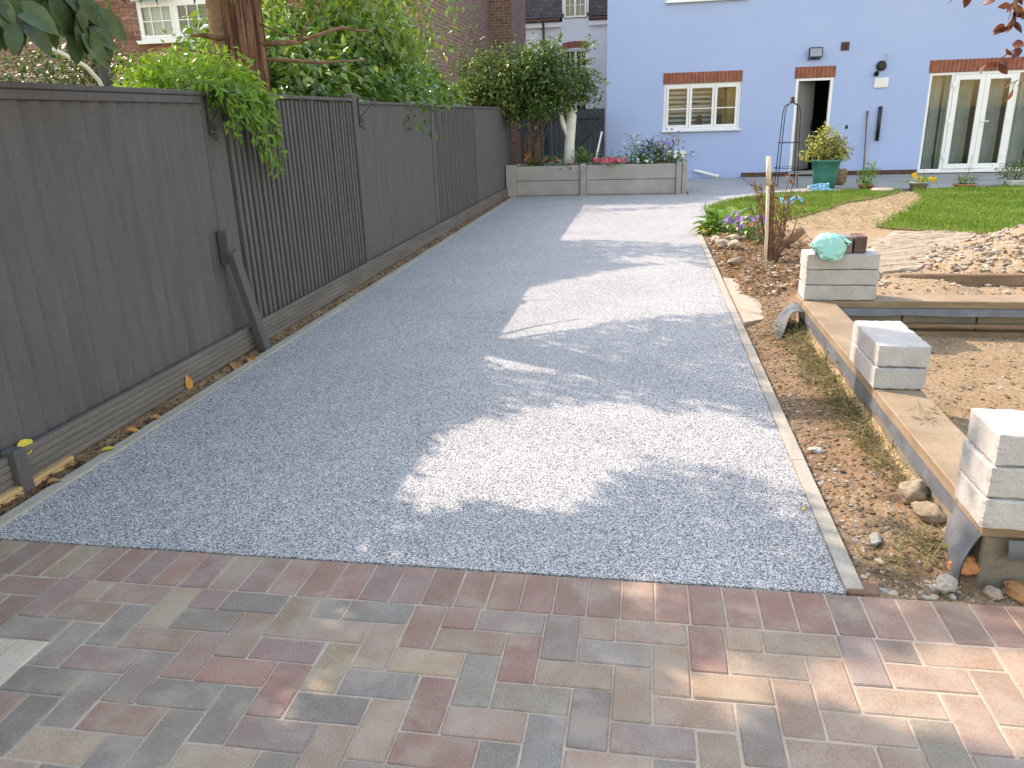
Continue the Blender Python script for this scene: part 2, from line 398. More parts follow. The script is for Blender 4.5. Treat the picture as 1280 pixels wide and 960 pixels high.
# ---- resin-bound gravel drive with its path to the house
DRIVE = [(-2.355, 2.145), (0.635, 2.145), (0.635, 10.15), (0.85, 11.35), (1.12, 12.5), (1.32, 13.3), (1.80, 13.9), (2.04, 14.41), (2.06, 17.97),
         (0.78, 17.97), (0.78, 14.50), (-2.355, 14.50)]
struct(MB().slab(DRIVE, -0.07, 0.0).build('resin_driveway', M['resin']))

# ---- block paving in front: soldier course and 90 degree herringbone, every paver in view its own piece
PAV = struct(MB().slab([(-5.2, -3.0), (4.0, -3.0), (4.0, 2.14), (-5.2, 2.14)], -0.07, -0.0055).build('paving', M['sand']))
def paver_mesh(w, l, name):
    return MB().box(-w / 2, w / 2, -l / 2, l / 2, -0.055, 0.0, 0.0038).mesh(name, M['paver'])
P_ = 0.1015
full = paver_mesh(0.0970, 0.1985, 'paver'); half = paver_mesh(0.0970, 0.0970, 'paver_half')
RED = [(0.315, 0.205, 0.165), (0.295, 0.20, 0.165), (0.335, 0.23, 0.185), (0.28, 0.205, 0.175)]
GREY = [(0.255, 0.222, 0.19), (0.28, 0.238, 0.20), (0.235, 0.215, 0.187), (0.275, 0.222, 0.19)]
BUFF = [(0.35, 0.268, 0.205), (0.335, 0.258, 0.20), (0.315, 0.244, 0.19), (0.37, 0.285, 0.215)]
def paver_col(x, y, soldier=False):
    t = sm(-2.4, 0.9, x + rng.uniform(-0.5, 0.5)); r = rng.random()
    if soldier: c = rng.choice(RED) if r < 0.90 else (rng.choice(GREY) if r < 0.85 else rng.choice(BUFF))
    else:
        pr = 0.38 - 0.28 * t; pb = 0.18 + 0.42 * t
        c = rng.choice(RED) if r < pr else (rng.choice(BUFF) if r < pr + pb else rng.choice(GREY))
    k = rng.uniform(0.90, 1.10)
    return tuple(min(0.9, a * k * rng.uniform(0.97, 1.03)) for a in c) + (1,)
pavers = []                       # (x, y, mesh, rotz, soldier)
n0 = int(4.1 / P_)
for i in range(-32, 26):
    pavers.append((i * P_ + 0.012, 2.14 - 0.1 - 0.001, full, 0, True))
YT = 2.14 - 0.204                 # herringbone starts under the soldier course
rest = []
for j in range(0, 46):            # rows downwards (towards the camera)
    for i in range(-48, 38):
        y = -j; k = (i - y) % 4   # x - y pattern
        cx = i * P_; cy = YT - (j + 0.5) * P_
        if k == 0: pavers.append((cx + P_ / 2, cy, full, math.pi / 2, False))
        elif k == 3:              # lower cell of an upright block
            if j == 0: pavers.append((cx, cy, half, 0, False))
            else: pavers.append((cx, cy + P_ / 2, full, 0, False))
        elif k == 2 and j == 45: pass
def vis_key(p):
    x, y = p[0], p[1]
    inside = (-2.9 < x < 1.75) and (y > 0.72)
    return (0 if inside else 1, -y)
pavers.sort(key=vis_key)
for q, (x, y, me, rz, sol) in enumerate(pavers):
    dz = rng.uniform(-0.003, 0.0016); tx = rng.uniform(-0.006, 0.006); ty = rng.uniform(-0.006, 0.006)
    if q < 296:
        o = place('paver', me, (x, y, -0.001 + dz), PAV, (tx, ty, rz + rng.uniform(-0.014, 0.014)), (rng.uniform(.974, 1.004), rng.uniform(.985, 1.003), 1))
        o.color = paver_col(x, y, sol)
        if -1.95 < x < -1.72 and 1.5 < y < 1.62 and not sol: o.color = (0.52, 0.45, 0.36, 1)
    else: rest.append((x, y, me, rz))
mb = MB()
for x, y, me, rz in rest:
    w, l = (0.097, 0.1985 if me is full else 0.097)
    if rz: w, l = l, w
    mb.box(x - w / 2, x + w / 2, y - l / 2, y + l / 2, -0.055, -0.001, 0.0055)
o = mb.build('paver_field', M['paver'], PAV); stuff(o); o.color = (0.29, 0.24, 0.2, 1)

# ---- edging boards along the drive
def edging(label, segs, w=0.045):
    t = thing('drive_edging', label, 'edging', (segs[0][0][0], segs[0][0][1], 0))
    for (a, b) in segs:
        a = Vector((a[0], a[1], 0)); b = Vector((b[0], b[1], 0)); d = (b - a).normalized(); s = Vector((-d.y, d.x, 0)) * w
        a = a + d * 0.002; b = b - d * 0.002
        pts = [a, b, b + s, a + s]
        nn = len(pts); m_ = MB()
        top = [(p.x, p.y, 0.010) for p in pts]
        inn = [Vector(p) for p in top]
        m_.slab([(p[0], p[1]) for p in top], -0.10, 0.009)
        m_.build('edging_board', M['edging'], t)
    return t
YS = [2.16, 3.35, 5.75, 8.15, 10.55, 12.95, 14.5]
edging('pale timber edging between the drive and the grey fence', [((-2.355, YS[i]), (-2.355, YS[i + 1])) for i in range(6)], 0.055)
RS = [(0.69, 2.16), (0.69, 3.1), (0.69, 5.5), (0.69, 7.9), (0.69, 10.13), (0.90, 11.32), (1.16, 12.46), (1.37, 13.26)]
edging('pale grey edging between the drive and the earth bed', [(RS[i], RS[i + 1]) for i in range(7)], 0.053)
edging('thin pale edging across the far end below the planter', [((0.76, 14.49), (-0.8, 14.49)), ((-0.8, 14.49), (-2.35, 14.49))], 0.04)
# a cut paver closing the corner
o = MB().box(0.645, 0.735, 2.15, 2.205, -0.05, 0.004, 0.004).build('paver', M['paver'], PAV); o.color = (0.24, 0.15, 0.12, 1)

# ---- earth
def soil_h(x, y):
    n = noi(x, y, 2.1) * 0.5 + noi(x, y, 5.3, 3) * 0.3 + noi(x, y, 13, 7) * 0.2
    f = noi(x, y, 31, 1)
    f2 = noi(x, y, 62, 4); h = 0.020 * n + 0.008 * f + 0.004 * f2; z = 0.28
    if x < 1.06 and y < 6.2:                               # strip between edging and foundation
        h += 0.045 * sm(0.75, 1.02, x) * (0.6 + 0.4 * sm(2.1, 3, y)) - 0.012 * (1 - sm(0.70, 0.80, x)); z = 0.13 + 0.24 * n + 0.12 * sm(3.3, 2.3, y)
    elif y < 5.25:                                         # inside the foundation
        h = h * 0.8; z = 0.34 + 0.15 * n
    else:
        a = sm(5.2, 5.45, y) * sm(1.0, 1.3, x) * sm(6.7, 6.3, y)
        h += 0.085 * a; z = 0.40
        h += 0.07 * math.exp(-((x - 2.05) / 0.35) ** 2 - ((y - 6.1) / 0.35) ** 2) - 0.05 * sm(2.25, 2.6, x) * sm(5.5, 5.8, y) * sm(6.6, 6.3, y)
        bed = sm(1.9, 1.3, x) * sm(10.6, 9.6, y) * sm(5.6, 6.3, y)
        h += 0.05 * bed * sm(0.7, 0.95, x) + 0.02 * bed * f - 0.01 * (1 - sm(0.72, 0.9, x))
        z = z * (1 - bed) + bed * (0.06 + 0.2 * n)
        if y > 6.6: h -= 0.012
    if y < 2.30: h = h * sm(2.15, 2.28, y) - 0.006
    return h, z
def earth(name, x0, x1, y0, y1, step, fn, skip=None):
    nu = int((x1 - x0) / step); nv = int((y1 - y0) / step); zs = []
    def g(u, v):
        x = x0 + (x1 - x0) * u; y = y0 + (y1 - y0) * v; h, z = fn(x, y); zs.append(z); return (x, y, h)
    o = MB().grid(g, nu, nv).build(name, M['soil'], smooth=True)
    a = o.data.attributes.new('zone', 'FLOAT', 'POINT'); a.data.foreach_set('value', zs)
    return struct(o)
earth('garden_earth', 0.688, 4.4, 2.143, 6.6, 0.026, soil_h)
earth('garden_earth', 0.688, 7.2, 6.6, 10.2, 0.045, soil_h)
def far_h(x, y):
    h, z = soil_h(x, y)
    e = sm(0.0, 0.35, x - (0.70 + 0.30 * max(0, y - 10.15) / 1.6))
    return (h + 0.004) * e - 0.06 * (1 - e) - 0.01, 0.46 + 0.1 * noi(x, y, 1.3)
earth('garden_earth', 0.80, 7.2, 10.2, 14.6, 0.08, far_h)
def strip_h(x, y): return (-0.012 + 0.014 * noi(x, y, 9) + 0.006 * noi(x, y, 30) + 0.02 * sm(-2.43, -2.50, x), 0.12 + 0.2 * noi(x, y, 3))
earth('fence_earth', -2.56, -2.408, 2.15, 14.6, 0.025, strip_h)

# ---- patio along the house, weathered block path
patio = struct(MB().slab([(2.043, 14.45), (3.0, 14.62), (6.5, 15.0), (11, 15.2), (11, 17.98), (2.063, 17.98)], -0.06, 0.012).build('patio', M['patio']))
PATH = struct(MB().slab([(2.9, 9.72), (3.75, 9.56), (3.25, 8.7), (2.42, 7.36), (1.98, 7.3), (2.12, 8.0), (2.5, 8.95)], -0.05, 0.006).build('garden_path', M['sand']))
ang = math.radians(28); ca, sa = math.cos(ang), math.sin(ang)
pathme = MB().box(-0.098, 0.098, -0.048, 0.048, -0.03, 0.0, 0.006).mesh('path_block', M['pathstone'])
import itertools
def inpoly(x, y, poly):
    c = False; n = len(poly); j = n - 1
    for i in range(n):
        xi, yi = poly[i]; xj, yj = poly[j]
        if (yi > y) != (yj > y) and x < (xj - xi) * (y - yi) / (yj - yi) + xi: c = not c
        j = i
    return c
PP = [(2.9, 9.72), (3.75, 9.56), (3.25, 8.7), (2.42, 7.36), (1.98, 7.3), (2.12, 8.0), (2.5, 8.95)]
cnt = 0
for r in range(-14, 34):
    for c in range(-12, 14):
        u = c * 0.203 + (0.1 if r % 2 else 0); v = r * 0.101
        x = 2.3 + u * ca - v * sa * 0.55; y = 7.6 + u * sa + v * ca
        if inpoly(x, y, PP) and cnt < 230:
            o = place('path_block', pathme, (x, y, 0.010 + rng.uniform(-0.004, 0.004)), PATH, (rng.uniform(-.02, .02), rng.uniform(-.02, .02), ang + rng.uniform(-.03, .03)))
            k = rng.uniform(0.85, 1.1); o.color = (0.36 * k, 0.29 * k, 0.22 * k, 1); cnt += 1

# ================================================================== GREY FENCE
FX = -2.56
FEN = thing('garden_fence', 'long grey painted timber fence along the left of the drive', 'fence', (FX, 5, 0))
def flat_bay(y0, y1, ztop, bw=0.125):
    """close boarded side: wide boards lapping each other"""
    p = MB().box(FX - 0.045, FX - 0.030, y0, y1, 0.05, ztop - 0.02).build('fence_panel', M['fence_shaded'], FEN)
    n = max(1, round((y1 - y0) / bw)); w = (y1 - y0) / n
    bm_ = None
    for i in range(n):
        a = y0 + i * w; x = FX + rng.uniform(-0.0015, 0.0015); zt = ztop - 0.004
        vs = []
        # feather-edged board: thick on the far edge, thin on the near one
        for z in (0.06, zt):
            vs += [(x - 0.028, a, z), (x - 0.015, a, z), (x + 0.007, a + w - 0.003, z), (x - 0.028, a + w - 0.002, z)]
        fs = [(0, 1, 2, 3), (7, 6, 5, 4), (0, 4, 5, 1), (1, 5, 6, 2), (2, 6, 7, 3), (3, 7, 4, 0)]
        MB().add(vs, fs).build('board', M['fence'], p)
    return p
def slat_bay(y0, y1, ztop, n, holes=()):
    w = (y1 - y0) / n; sw = w * 0.54; bk = MB(); X0, X1, zb, zt_ = FX - 0.058, FX - 0.034, 0.05, ztop - 0.012; prev = y0
    for i in holes:                                        # split boards let light through between the slats
        yc = y0 + i * w; hw = .005
        bk.box(X0, X1, prev, yc - hw, zb, zt_); z = zb
        for hz in sorted(rng.uniform(.15, 1.25) if rng.random() < .3 else rng.gauss(.5, .16) for _ in range(rng.randint(3, 8))):
            if hz < z + .03: continue
            bk.box(X0, X1, yc - hw, yc + hw, z, hz); z = hz + rng.uniform(.006, .028)
        bk.box(X0, X1, yc - hw, yc + hw, z, zt_); prev = yc + hw
    p = bk.box(X0, X1, prev, y1, zb, zt_).build('fence_panel', M['fence_shaded'], FEN)
    me = MB().box(-0.026, 0.014, -sw / 2, sw / 2, 0.06, ztop - 0.01, 0.004).mesh('slat', M['fence'])
    for i in range(n):
        place('slat', me, (FX - 0.008 + rng.uniform(-.002, .002), y0 + (i + 0.5) * w + rng.uniform(-.003, .003), rng.uniform(-0.004, 0.003)), p, (rng.uniform(-.0015, .0015), 0, 0))
    return p
def fpart(name, x0, x1, y0, y1, z0, z1, m='fence', ch=0.005):
    return MB().box(x0, x1, y0, y1, z0, z1, ch).build(name, M[m], FEN)
flat_bay(-2.4, 2.36, 1.575); flat_bay(2.50, 4.395, 1.575)
slat_bay(4.67, 6.87, 1.575, 30, (18, 20, 23, 24, 25, 26))
flat_bay(7.02, 9.50, 1.56)
slat_bay(9.66, 12.02, 1.545, 30, (6, 7, 13, 16, 19, 24, 26))
flat_bay(12.12, 15.25, 1.545)
fpart('post', FX - 0.05, FX + 0.012, 2.37, 2.49, -0.1, 1.58)
fpart('post', FX - 0.05, FX - 0.004, 4.425, 4.655, -0.1, 1.60)
fpart('post', FX - 0.05, FX + 0.020, 6.885, 7.0, -0.1, 1.635)
fpart('post', FX - 0.05, FX + 0.014, 9.52, 9.64, -0.1, 1.575)
fpart('post', FX - 0.05, FX + 0.014, 12.03, 12.11, -0.1, 1.56)
fpart('post', FX - 0.05, FX + 0.014, 15.27, 15.37, -0.1, 1.56)
for y0, y1, z in ((-2.4, 2.36, 1.572), (2.50, 4.41, 1.572), (4.43, 6.88, 1.572), (7.01, 9.51, 1.552), (9.65, 12.02, 1.542), (12.12, 15.26, 1.542)):
    fpart('cap_rail', FX - 0.05, FX + 0.022, y0, y1, z, z + 0.026)
    if y0 < 4: fpart('cap_strip', FX + 0.002, FX + 0.016, y0 + 0.01, y1 - 0.01, z - 0.042, z - 0.002, ch=0.003)
# grooved decking boards used as kick boards
def deck_board(y0, y1, z0, z1, x, m='deck', ribs=5):
    prof = []; h = z1 - z0; rh = h / ribs
    for i in range(ribs):
        a = z0 + i * rh
        prof += [(x - 0.006, a + 0.001), (x - 0.0005, a + rh * 0.18), (x, a + rh * 0.30), (x, a + rh * 0.66), (x - 0.0005, a + rh * 0.78), (x - 0.006, a + rh * 0.97)]
    prof[-1] = (x - 0.002, z1); prof += [(x - 0.028, z1), (x - 0.028, z0)]
    n = len(prof); vs = [(px, y0, pz) for px, pz in prof] + [(px, y1, pz) for px, pz in prof]
    fs = [(i, i + n, (i + 1) % n + n, (i + 1) % n) for i in range(n)] + [tuple(range(n)), tuple(reversed(range(n, 2 * n)))]
    return MB().add(vs, fs).build('kick_board', M[m], FEN)
yy = [2.545, 4.93, 7.35, 9.75, 12.2, 14.55]
for i in range(5): deck_board(yy[i], yy[i + 1] - 0.004, 0.012, 0.165, -2.505)
deck_board(-2.4, 2.47, 0.012, 0.165, -2.505)
fpart('kick_post', -2.545, -2.475, 2.475, 2.54, -0.05, 0.185, 'fence')
o = deck_board(1.4, 2.78, -0.03, 0.035, -2.478, 'raw_timber', 3); o['label'] = 'unpainted orange brown grooved board at the foot'

# prop: short post and a diagonal strut
PR = thing('fence_prop', 'short grey block with a diagonal strut propping the fence', 'prop', (-2.47, 4.45, 0))
MB().box(-2.548, -2.480, 4.355, 4.435, 0.60, 0.805, 0.006).build('cleat', M['fence'], PR)
def beam(a, b, w, d, ch=0.004):
    a = Vector(a); b = Vector(b); ax = (b - a).normalized(); sx = ax.cross(Vector((1, 0, 0))).normalized(); sy = ax.cross(sx)
    R_ = Matrix((sx, sy, ax)).transposed(); L = (b - a).length; c = (a + b) / 2
    m_ = MB().box(-w / 2, w / 2, -d / 2, d / 2, -L / 2, L / 2, ch)
    m_.v = [tuple(R_ @ Vector(p) + c) for p in m_.v]; return m_
beam((-2.470, 4.365, 0.675), (-2.445, 4.575, -0.03), 0.075, 0.05).build('strut', M['fence'], PR)

# scrolled iron basket brackets
def bracket(y, z, x, s, label):
    t = thing('basket_bracket', label, 'bracket', (x, y, z), 'iron brackets on the fence posts')
    MB().tube([(x + .008, y, z), (x + .008, y, z + .24 * s)], .006).build('back_bar', M['iron'], t)
    MB().tube([(x + .008, y, z + .235 * s), (x + .20 * s, y + .01, z + .235 * s)], .005).build('arm', M['iron'], t)
    MB().tube([(x + .010, y, z + .07 * s), (x + .06 * s, y, z + .12 * s), (x + .15 * s, y + .005, z + .225 * s)], .0045).build('brace', M['iron'], t)
    def scroll(cx, cz, r): return [(cx + r * (1 - k / 22) * math.cos(-1.6 + k * .42), y, cz + r * (1 - k / 22) * math.sin(-1.6 + k * .42)) for k in range(18)]
    MB().tube(scroll(x + .03, z + .05, .022 * s), .004).build('scroll', M['iron'], t)
    MB().tube(scroll(x + .03, z - .005, .022 * s), .004).build('scroll', M['iron'], t)
bracket(4.47, 1.35, FX, 1.0, 'scrolled iron bracket half hidden by the leafy climber')
bracket(6.99, 1.36, FX + .02, 1.0, 'scrolled iron bracket on the post beyond the climber')

# ================================================================== BUILDINGS
def wall_xz(mb, x0, x1, z0, z1, yf, yb, openings, m=0):
    xs = sorted({x0, x1, *[o[0] for o in openings], *[o[1] for o in openings]}); zs = sorted({z0, z1, *[o[2] for o in openings], *[o[3] for o in openings]})
    def solid(i, j):
        if i < 0 or j < 0 or i >= len(xs) - 1 or j >= len(zs) - 1: return False
        cx = (xs[i] + xs[i + 1]) / 2; cz = (zs[j] + zs[j + 1]) / 2
        return not any(o[0] < cx < o[1] and o[2] < cz < o[3] for o in openings)
    for i in range(len(xs) - 1):
        for j in range(len(zs) - 1):
            if not solid(i, j): continue
            a, b, c, d = xs[i], xs[i + 1], zs[j], zs[j + 1]
            mb.add([(a, yf, c), (b, yf, c), (b, yf, d), (a, yf, d)], [(0, 1, 2, 3)], m)
            mb.add([(a, yb, c), (b, yb, c), (b, yb, d), (a, yb, d)], [(3, 2, 1, 0)], m)
            if not solid(i - 1, j): mb.add([(a, yf, c), (a, yb, c), (a, yb, d), (a, yf, d)], [(3, 2, 1, 0)], m)
            if not solid(i + 1, j): mb.add([(b, yf, c), (b, yb, c), (b, yb, d), (b, yf, d)], [(0, 1, 2, 3)], m)
            if not solid(i, j - 1): mb.add([(a, yf, c), (b, yf, c), (b, yb, c), (a, yb, c)], [(3, 2, 1, 0)], m)
            if not solid(i, j + 1): mb.add([(a, yf, d), (b, yf, d), (b, yb, d), (a, yb, d)], [(0, 1, 2, 3)], m)
    return mb
def ring(mb, x0, x1, z0, z1, y0, y1, w, ch=0.004, m=0):
    """a rectangular frame: two stiles and two rails butted between them"""
    mb.box(x0, x0 + w, y0, y1, z0, z1, ch, m); mb.box(x1 - w, x1, y0, y1, z0, z1, ch, m)
    mb.box(x0 + w - .001, x1 - w + .001, y0 + .002, y1 - .002, z0, z0 + w, ch, m); mb.box(x0 + w - .001, x1 - w + .001, y0 + .002, y1 - .002, z1 - w, z1, ch, m)
    return mb
def pane(x0, x1, z0, z1, y, parent, label=None):
    o = MB().box(x0, x1, y, y + 0.006, z0, z1).build('pane', M['glass'], parent)
    if label: o['label'] = label
    return o
def lintel(x0, x1, z0, z1, y, house, arch=0.0):
    m_ = MB(); n = round((x1 - x0) / 0.078); w = (x1 - x0) / n
    for i in range(n):
        t = (i + .5) / n * 2 - 1; dz = arch * (1 - t * t)
        m_.box(x0 + i * w + .004, x0 + (i + 1) * w - .004, y - .012 - rng.uniform(0, .003), y + .05, z0 + dz, z1 + dz, .004)
    p = m_.build('brick_lintel', M['brick_red'], house)
    if not arch: MB().box(x0 + .003, x1 - .003, y - .007, y + .04, z0 + .003, z1 - .003).build('mortar', M['mortar'], p)
    return p

# ---- pale lavender-blue house
HY = 18.0
BH = thing('blue_house', 'pale lavender blue rendered house with brick lintels at the end', 'house', (4.5, HY, 0))
W1 = (0.36, 1.97, 1.02, 1.965); DR = (3.06, 3.80, 0.12, 1.975); FR = (5.66, 7.80, 0.03, 1.985); W2 = (0.35, 1.98, 3.56, 4.62); W3 = (5.9, 7.6, 3.56, 4.62)
mb = MB(); wall_xz(mb, -0.86, 10.6, 0.10, 5.3, HY, HY + 0.28, [W1, (DR[0], DR[1], 0.10, DR[3]), (FR[0], FR[1], 0.10, FR[3]), W2, W3])
mb.box(-0.86, -0.58, HY + .281, HY + 7, 0.0, 5.3); mb.box(10.3, 10.6, HY + .281, HY + 7, 0, 5.3); mb.box(-0.86, 10.6, HY + 7.001, HY + 7.25, 0, 5.3)
mb.build('wall', M['blue'], BH)
mb = MB()
for a, b in ((2.07, DR[0]), (DR[1], FR[0]), (FR[1], 10.6)):
    mb.box(a, b, HY + .004, HY + .27, -0.05, 0.099)
mb.build('plinth', M['brick_base'], BH)
MB().box(-0.86, 2.069, HY + .001, HY + .27, -0.05, 0.0995).build('wall_foot', M['blue'], BH)
mb = MB()
xx = 2.09
while xx < 10.5:
    if not (FR[0] - .1 < xx < FR[1] - .1 and False):
        mb.box(xx, xx + .212, HY - .05, HY - .001, -0.02, 0.075 + rng.uniform(-.003, .003), .005)
    xx += .222
mb.build('brick_course', M['brick_base'], BH)
MB().slab([(-1.05, HY - .2), (10.8, HY - .2), (10.8, HY + 3.7), (-1.05, HY + 3.7)], 0, 0.1).v
rf = MB(); rf.add([(-1.0, HY - .2, 5.28), (10.75, HY - .2, 5.28), (10.75, HY + 3.6, 8.0), (-1.0, HY + 3.6, 8.0), (10.75, HY + 7.4, 5.28), (-1.0, HY + 7.4, 5.28),
            (-1.0, HY - .2, 5.16), (10.75, HY - .2, 5.16), (10.75, HY + 3.6, 7.88), (-1.0, HY + 3.6, 7.88), (10.75, HY + 7.4, 5.16), (-1.0, HY + 7.4, 5.16)],
           [(0, 1, 2, 3), (3, 2, 4, 5), (9, 8, 7, 6), (11, 10, 8, 9), (0, 6, 7, 1), (5, 4, 10, 11), (0, 3, 9, 6), (3, 5, 11, 9), (1, 7, 8, 2), (2, 8, 10, 4)])
rf.build('roof', M['tile'], BH)
lintel(0.335, 1.975, 1.968, 2.185, HY, BH); lintel(3.02, 3.83, 1.978, 2.20, HY, BH); lintel(5.62, 7.84, 1.988, 2.225, HY, BH)

def casement(house, o, y, parts, sill=True, bar=None, room='room', deep=1.1, fw=0.055):
    x0, x1, z0, z1 = o
    w = ring(MB(), x0, x1, z0, z1, y, y + .07, fw).build('window', M['upvc'], house)
    if sill: MB().box(x0 - .03, x1 + .03, y - .10, y + .02, z0 - .035, z0 - .001, .006).build('sill', M['upvc'], w)
    n = len(parts); edges = [x0 + fw]
    tot = sum(parts); iw = x1 - x0 - 2 * fw
    acc = 0
    for p_ in parts:
        acc += p_; edges.append(x0 + fw + iw * acc / tot)
    for i in range(n):
        a, b = edges[i], edges[i + 1]
        c = ring(MB(), a + .004, b - .004, z0 + fw - .004, z1 - fw + .004, y - .012, y + .045, .05)
        if bar: c.box(a + .05, b - .05, y, y + .02, z0 + (z1 - z0) * bar - .01, z0 + (z1 - z0) * bar + .01)
        c.build('sash', M['upvc'], w)
        pane(a + .045, b - .045, z0 + fw + .04, z1 - fw - .04, y + .014, w)
    rm = MB()
    rm.add([(x0 - .3, y + deep, z0 - .4), (x1 + .3, y + deep, z0 - .4), (x1 + .3, y + deep, z1 + .3), (x0 - .3, y + deep, z1 + .3)], [(0, 1, 2, 3)])
    for (p, q) in (((x0 - .3, z0 - .4), (x1 + .3, z0 - .4)), ((x1 + .3, z0 - .4), (x1 + .3, z1 + .3)), ((x1 + .3, z1 + .3), (x0 - .3, z1 + .3)), ((x0 - .3, z1 + .3), (x0 - .3, z0 - .4))):
        rm.add([(p[0], y + .2, p[1]), (q[0], y + .2, q[1]), (q[0], y + deep, q[1]), (p[0], y + deep, p[1])], [(0, 1, 2, 3)])
    rm.build('room', M[room], w)
    return w
def curtain(x0, x1, z0, z1, y, waves, parent, m='curtain', amp=.03, name='curtain'):
    return MB().grid(lambda u, v: (x0 + (x1 - x0) * u, y + amp * math.sin(u * waves * 6.283) * (.6 + .4 * v) + .01 * math.sin(u * 31 + v * 3), z0 + (z1 - z0) * v), waves * 8, 4).build(name, M[m], parent, smooth=True)
kw = casement(BH, W1, HY + .03, [1, 1.08, 1], bar=0.46)
# banded blind behind the left and middle lights, a looped curtain in the right one
mb = MB()
for i in range(9):
    z = 1.10 + i * .094
    mb.box(0.44, 1.02, HY + .17, HY + .176, z, z + .055); mb.box(0.97 + .03, 1.38, HY + .24, HY + .246, z, z + .05)
mb.build('blind', M['curtain'], kw)
curtain(1.62, 1.90, 1.06, 1.85, HY + .2, 4, kw, 'raw_timber')
MB().lathe([(.0, 0), (.06, 0), (.075, .08), (.05, .17), (.03, .2), (.045, .24), (0, .24)], (1.14, HY + .18, 1.08), 12).build('vase', M['brown_plastic'], kw)
casement(BH, W2, HY + .03, [1, 1.08, 1], bar=0.46); casement(BH, W3, HY + .03, [1, 1.08, 1], bar=0.46)

# door, standing ajar
df = MB(); x0, x1, z0, z1 = DR
df.box(x0, x0 + .055, HY - .004, HY + .08, z0, z1, .004); df.box(x1 - .055, x1, HY - .004, HY + .08, z0, z1, .004); df.box(x0 + .055, x1 - .055, HY - .002, HY + .08, z1 - .05, z1, .004)
dfr = df.build('door_frame', M['upvc'], BH)
MB().box(x0 - .03, x1 + .03, HY - .12, HY + .06, .05, .118, .006).build('step', M['patio'], dfr)
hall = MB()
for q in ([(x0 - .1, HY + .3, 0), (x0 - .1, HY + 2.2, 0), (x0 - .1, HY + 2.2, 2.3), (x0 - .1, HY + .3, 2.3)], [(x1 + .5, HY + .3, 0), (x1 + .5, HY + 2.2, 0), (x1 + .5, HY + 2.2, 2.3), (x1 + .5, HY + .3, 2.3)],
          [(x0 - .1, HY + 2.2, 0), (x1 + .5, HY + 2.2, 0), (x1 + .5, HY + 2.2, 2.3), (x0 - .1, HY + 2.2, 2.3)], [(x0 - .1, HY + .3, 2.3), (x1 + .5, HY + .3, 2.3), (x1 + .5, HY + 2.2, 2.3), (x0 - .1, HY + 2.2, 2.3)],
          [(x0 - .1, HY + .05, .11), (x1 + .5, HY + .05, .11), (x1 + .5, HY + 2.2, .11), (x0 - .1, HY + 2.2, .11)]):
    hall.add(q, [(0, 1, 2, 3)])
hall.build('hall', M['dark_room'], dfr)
rz = Matrix.Rotation(math.radians(47), 3, 'Z'); pv = (x0 + .06, HY + .06, 0)
dl = MB(); dl.box(x0 + .06, x0 + .68, HY + .05, HY + .09, .13, z1 - .055, .004, rot=rz, piv=pv)
for (a, b, c, d) in ((.08, .28, .15, .75), (.34, .54, .15, .75), (.08, .28, .9, 1.65), (.34, .54, .9, 1.65)):
    dl.box(x0 + .06 + a, x0 + .06 + b, HY + .042, HY + .05, .13 + c, .13 + d, .003, rot=rz, piv=pv)
dlo = dl.build('door', M['door_grey'], BH)
MB().box(x0 + .62, x0 + .66, HY + .02, HY + .045, .95, 1.13, .004, rot=rz, piv=pv).build('handle', M['black'], dlo)
MB().box(x0 + .50, x0 + .64, HY + 1.6, HY + 1.62, 1.72, 1.80).build('notice', M['room'], dfr)

# French doors with side lights
x0, x1, z0, z1 = FR
ff = ring(MB(), x0, x1, z0 + .02, z1, HY + .012, HY + .085, .05)
xa, xb, xc = 6.11, 6.715, 7.315
for x in (xa, xc): ff.box(x - .03, x + .03, HY + .014, HY + .083, z0 + .07, z1 - .05, .004)
ff.box(x0 - .03, x1 + .03, HY - .09, HY + .011, .03, .075, .005)
FD = ff.build('french_window', M['upvc'], BH)
pane(x0 + .05, xa - .03, z0 + .07, z1 - .05, HY + .04, FD); pane(xc + .03, x1 - .05, z0 + .07, z1 - .05, HY + .04, FD)
for a, b, hs in ((xa + .032, xb - .002, 1), (xb + .002, xc - .032, -1)):
    d = ring(MB(), a, b, z0 + .075, z1 - .055, HY - .008, HY + .05, .095).build('french_door', M['upvc'], BH)
    pane(a + .09, b - .09, z0 + .165, z1 - .145, HY + .015, d)
    hx = b - .045 if hs > 0 else a + .045
    if hs < 0:
        MB().box(hx - .014, hx + .014, HY - .018, HY - .0085, .92, 1.12, .003).box(hx - .01, hx + .12, HY - .05, HY - .035, 1.02, 1.04, .004).box(hx - .009, hx + .009, HY - .036, HY - .017, 1.021, 1.039).build('handle', M['upvc'], d)
    ex = a + .015 if hs > 0 else b - .015
    for hz in (.35, 1.05, 1.75):
        MB().box(ex - .05, ex + .02, HY - .022, HY - .0085, hz - .05, hz + .05, .004).build('hinge', M['upvc'], d)
room = MB()
for q in ([(x0 - .4, HY + 3.2, 0), (x1 + .4, HY + 3.2, 0), (x1 + .4, HY + 3.2, 2.4), (x0 - .4, HY + 3.2, 2.4)], [(x0 - .4, HY + .3, 0), (x0 - .4, HY + 3.2, 0), (x0 - .4, HY + 3.2, 2.4), (x0 - .4, HY + .3, 2.4)],
          [(x1 + .4, HY + .3, 0), (x1 + .4, HY + 3.2, 0), (x1 + .4, HY + 3.2, 2.4), (x1 + .4, HY + .3, 2.4)], [(x0 - .4, HY + .3, .04), (x1 + .4, HY + .3, .04), (x1 + .4, HY + 3.2, .04), (x0 - .4, HY + 3.2, .04)],
          [(x0 - .4, HY + .3, 2.4), (x1 + .4, HY + .3, 2.4), (x1 + .4, HY + 3.2, 2.4), (x0 - .4, HY + 3.2, 2.4)]):
    room.add(q, [(0, 1, 2, 3)])
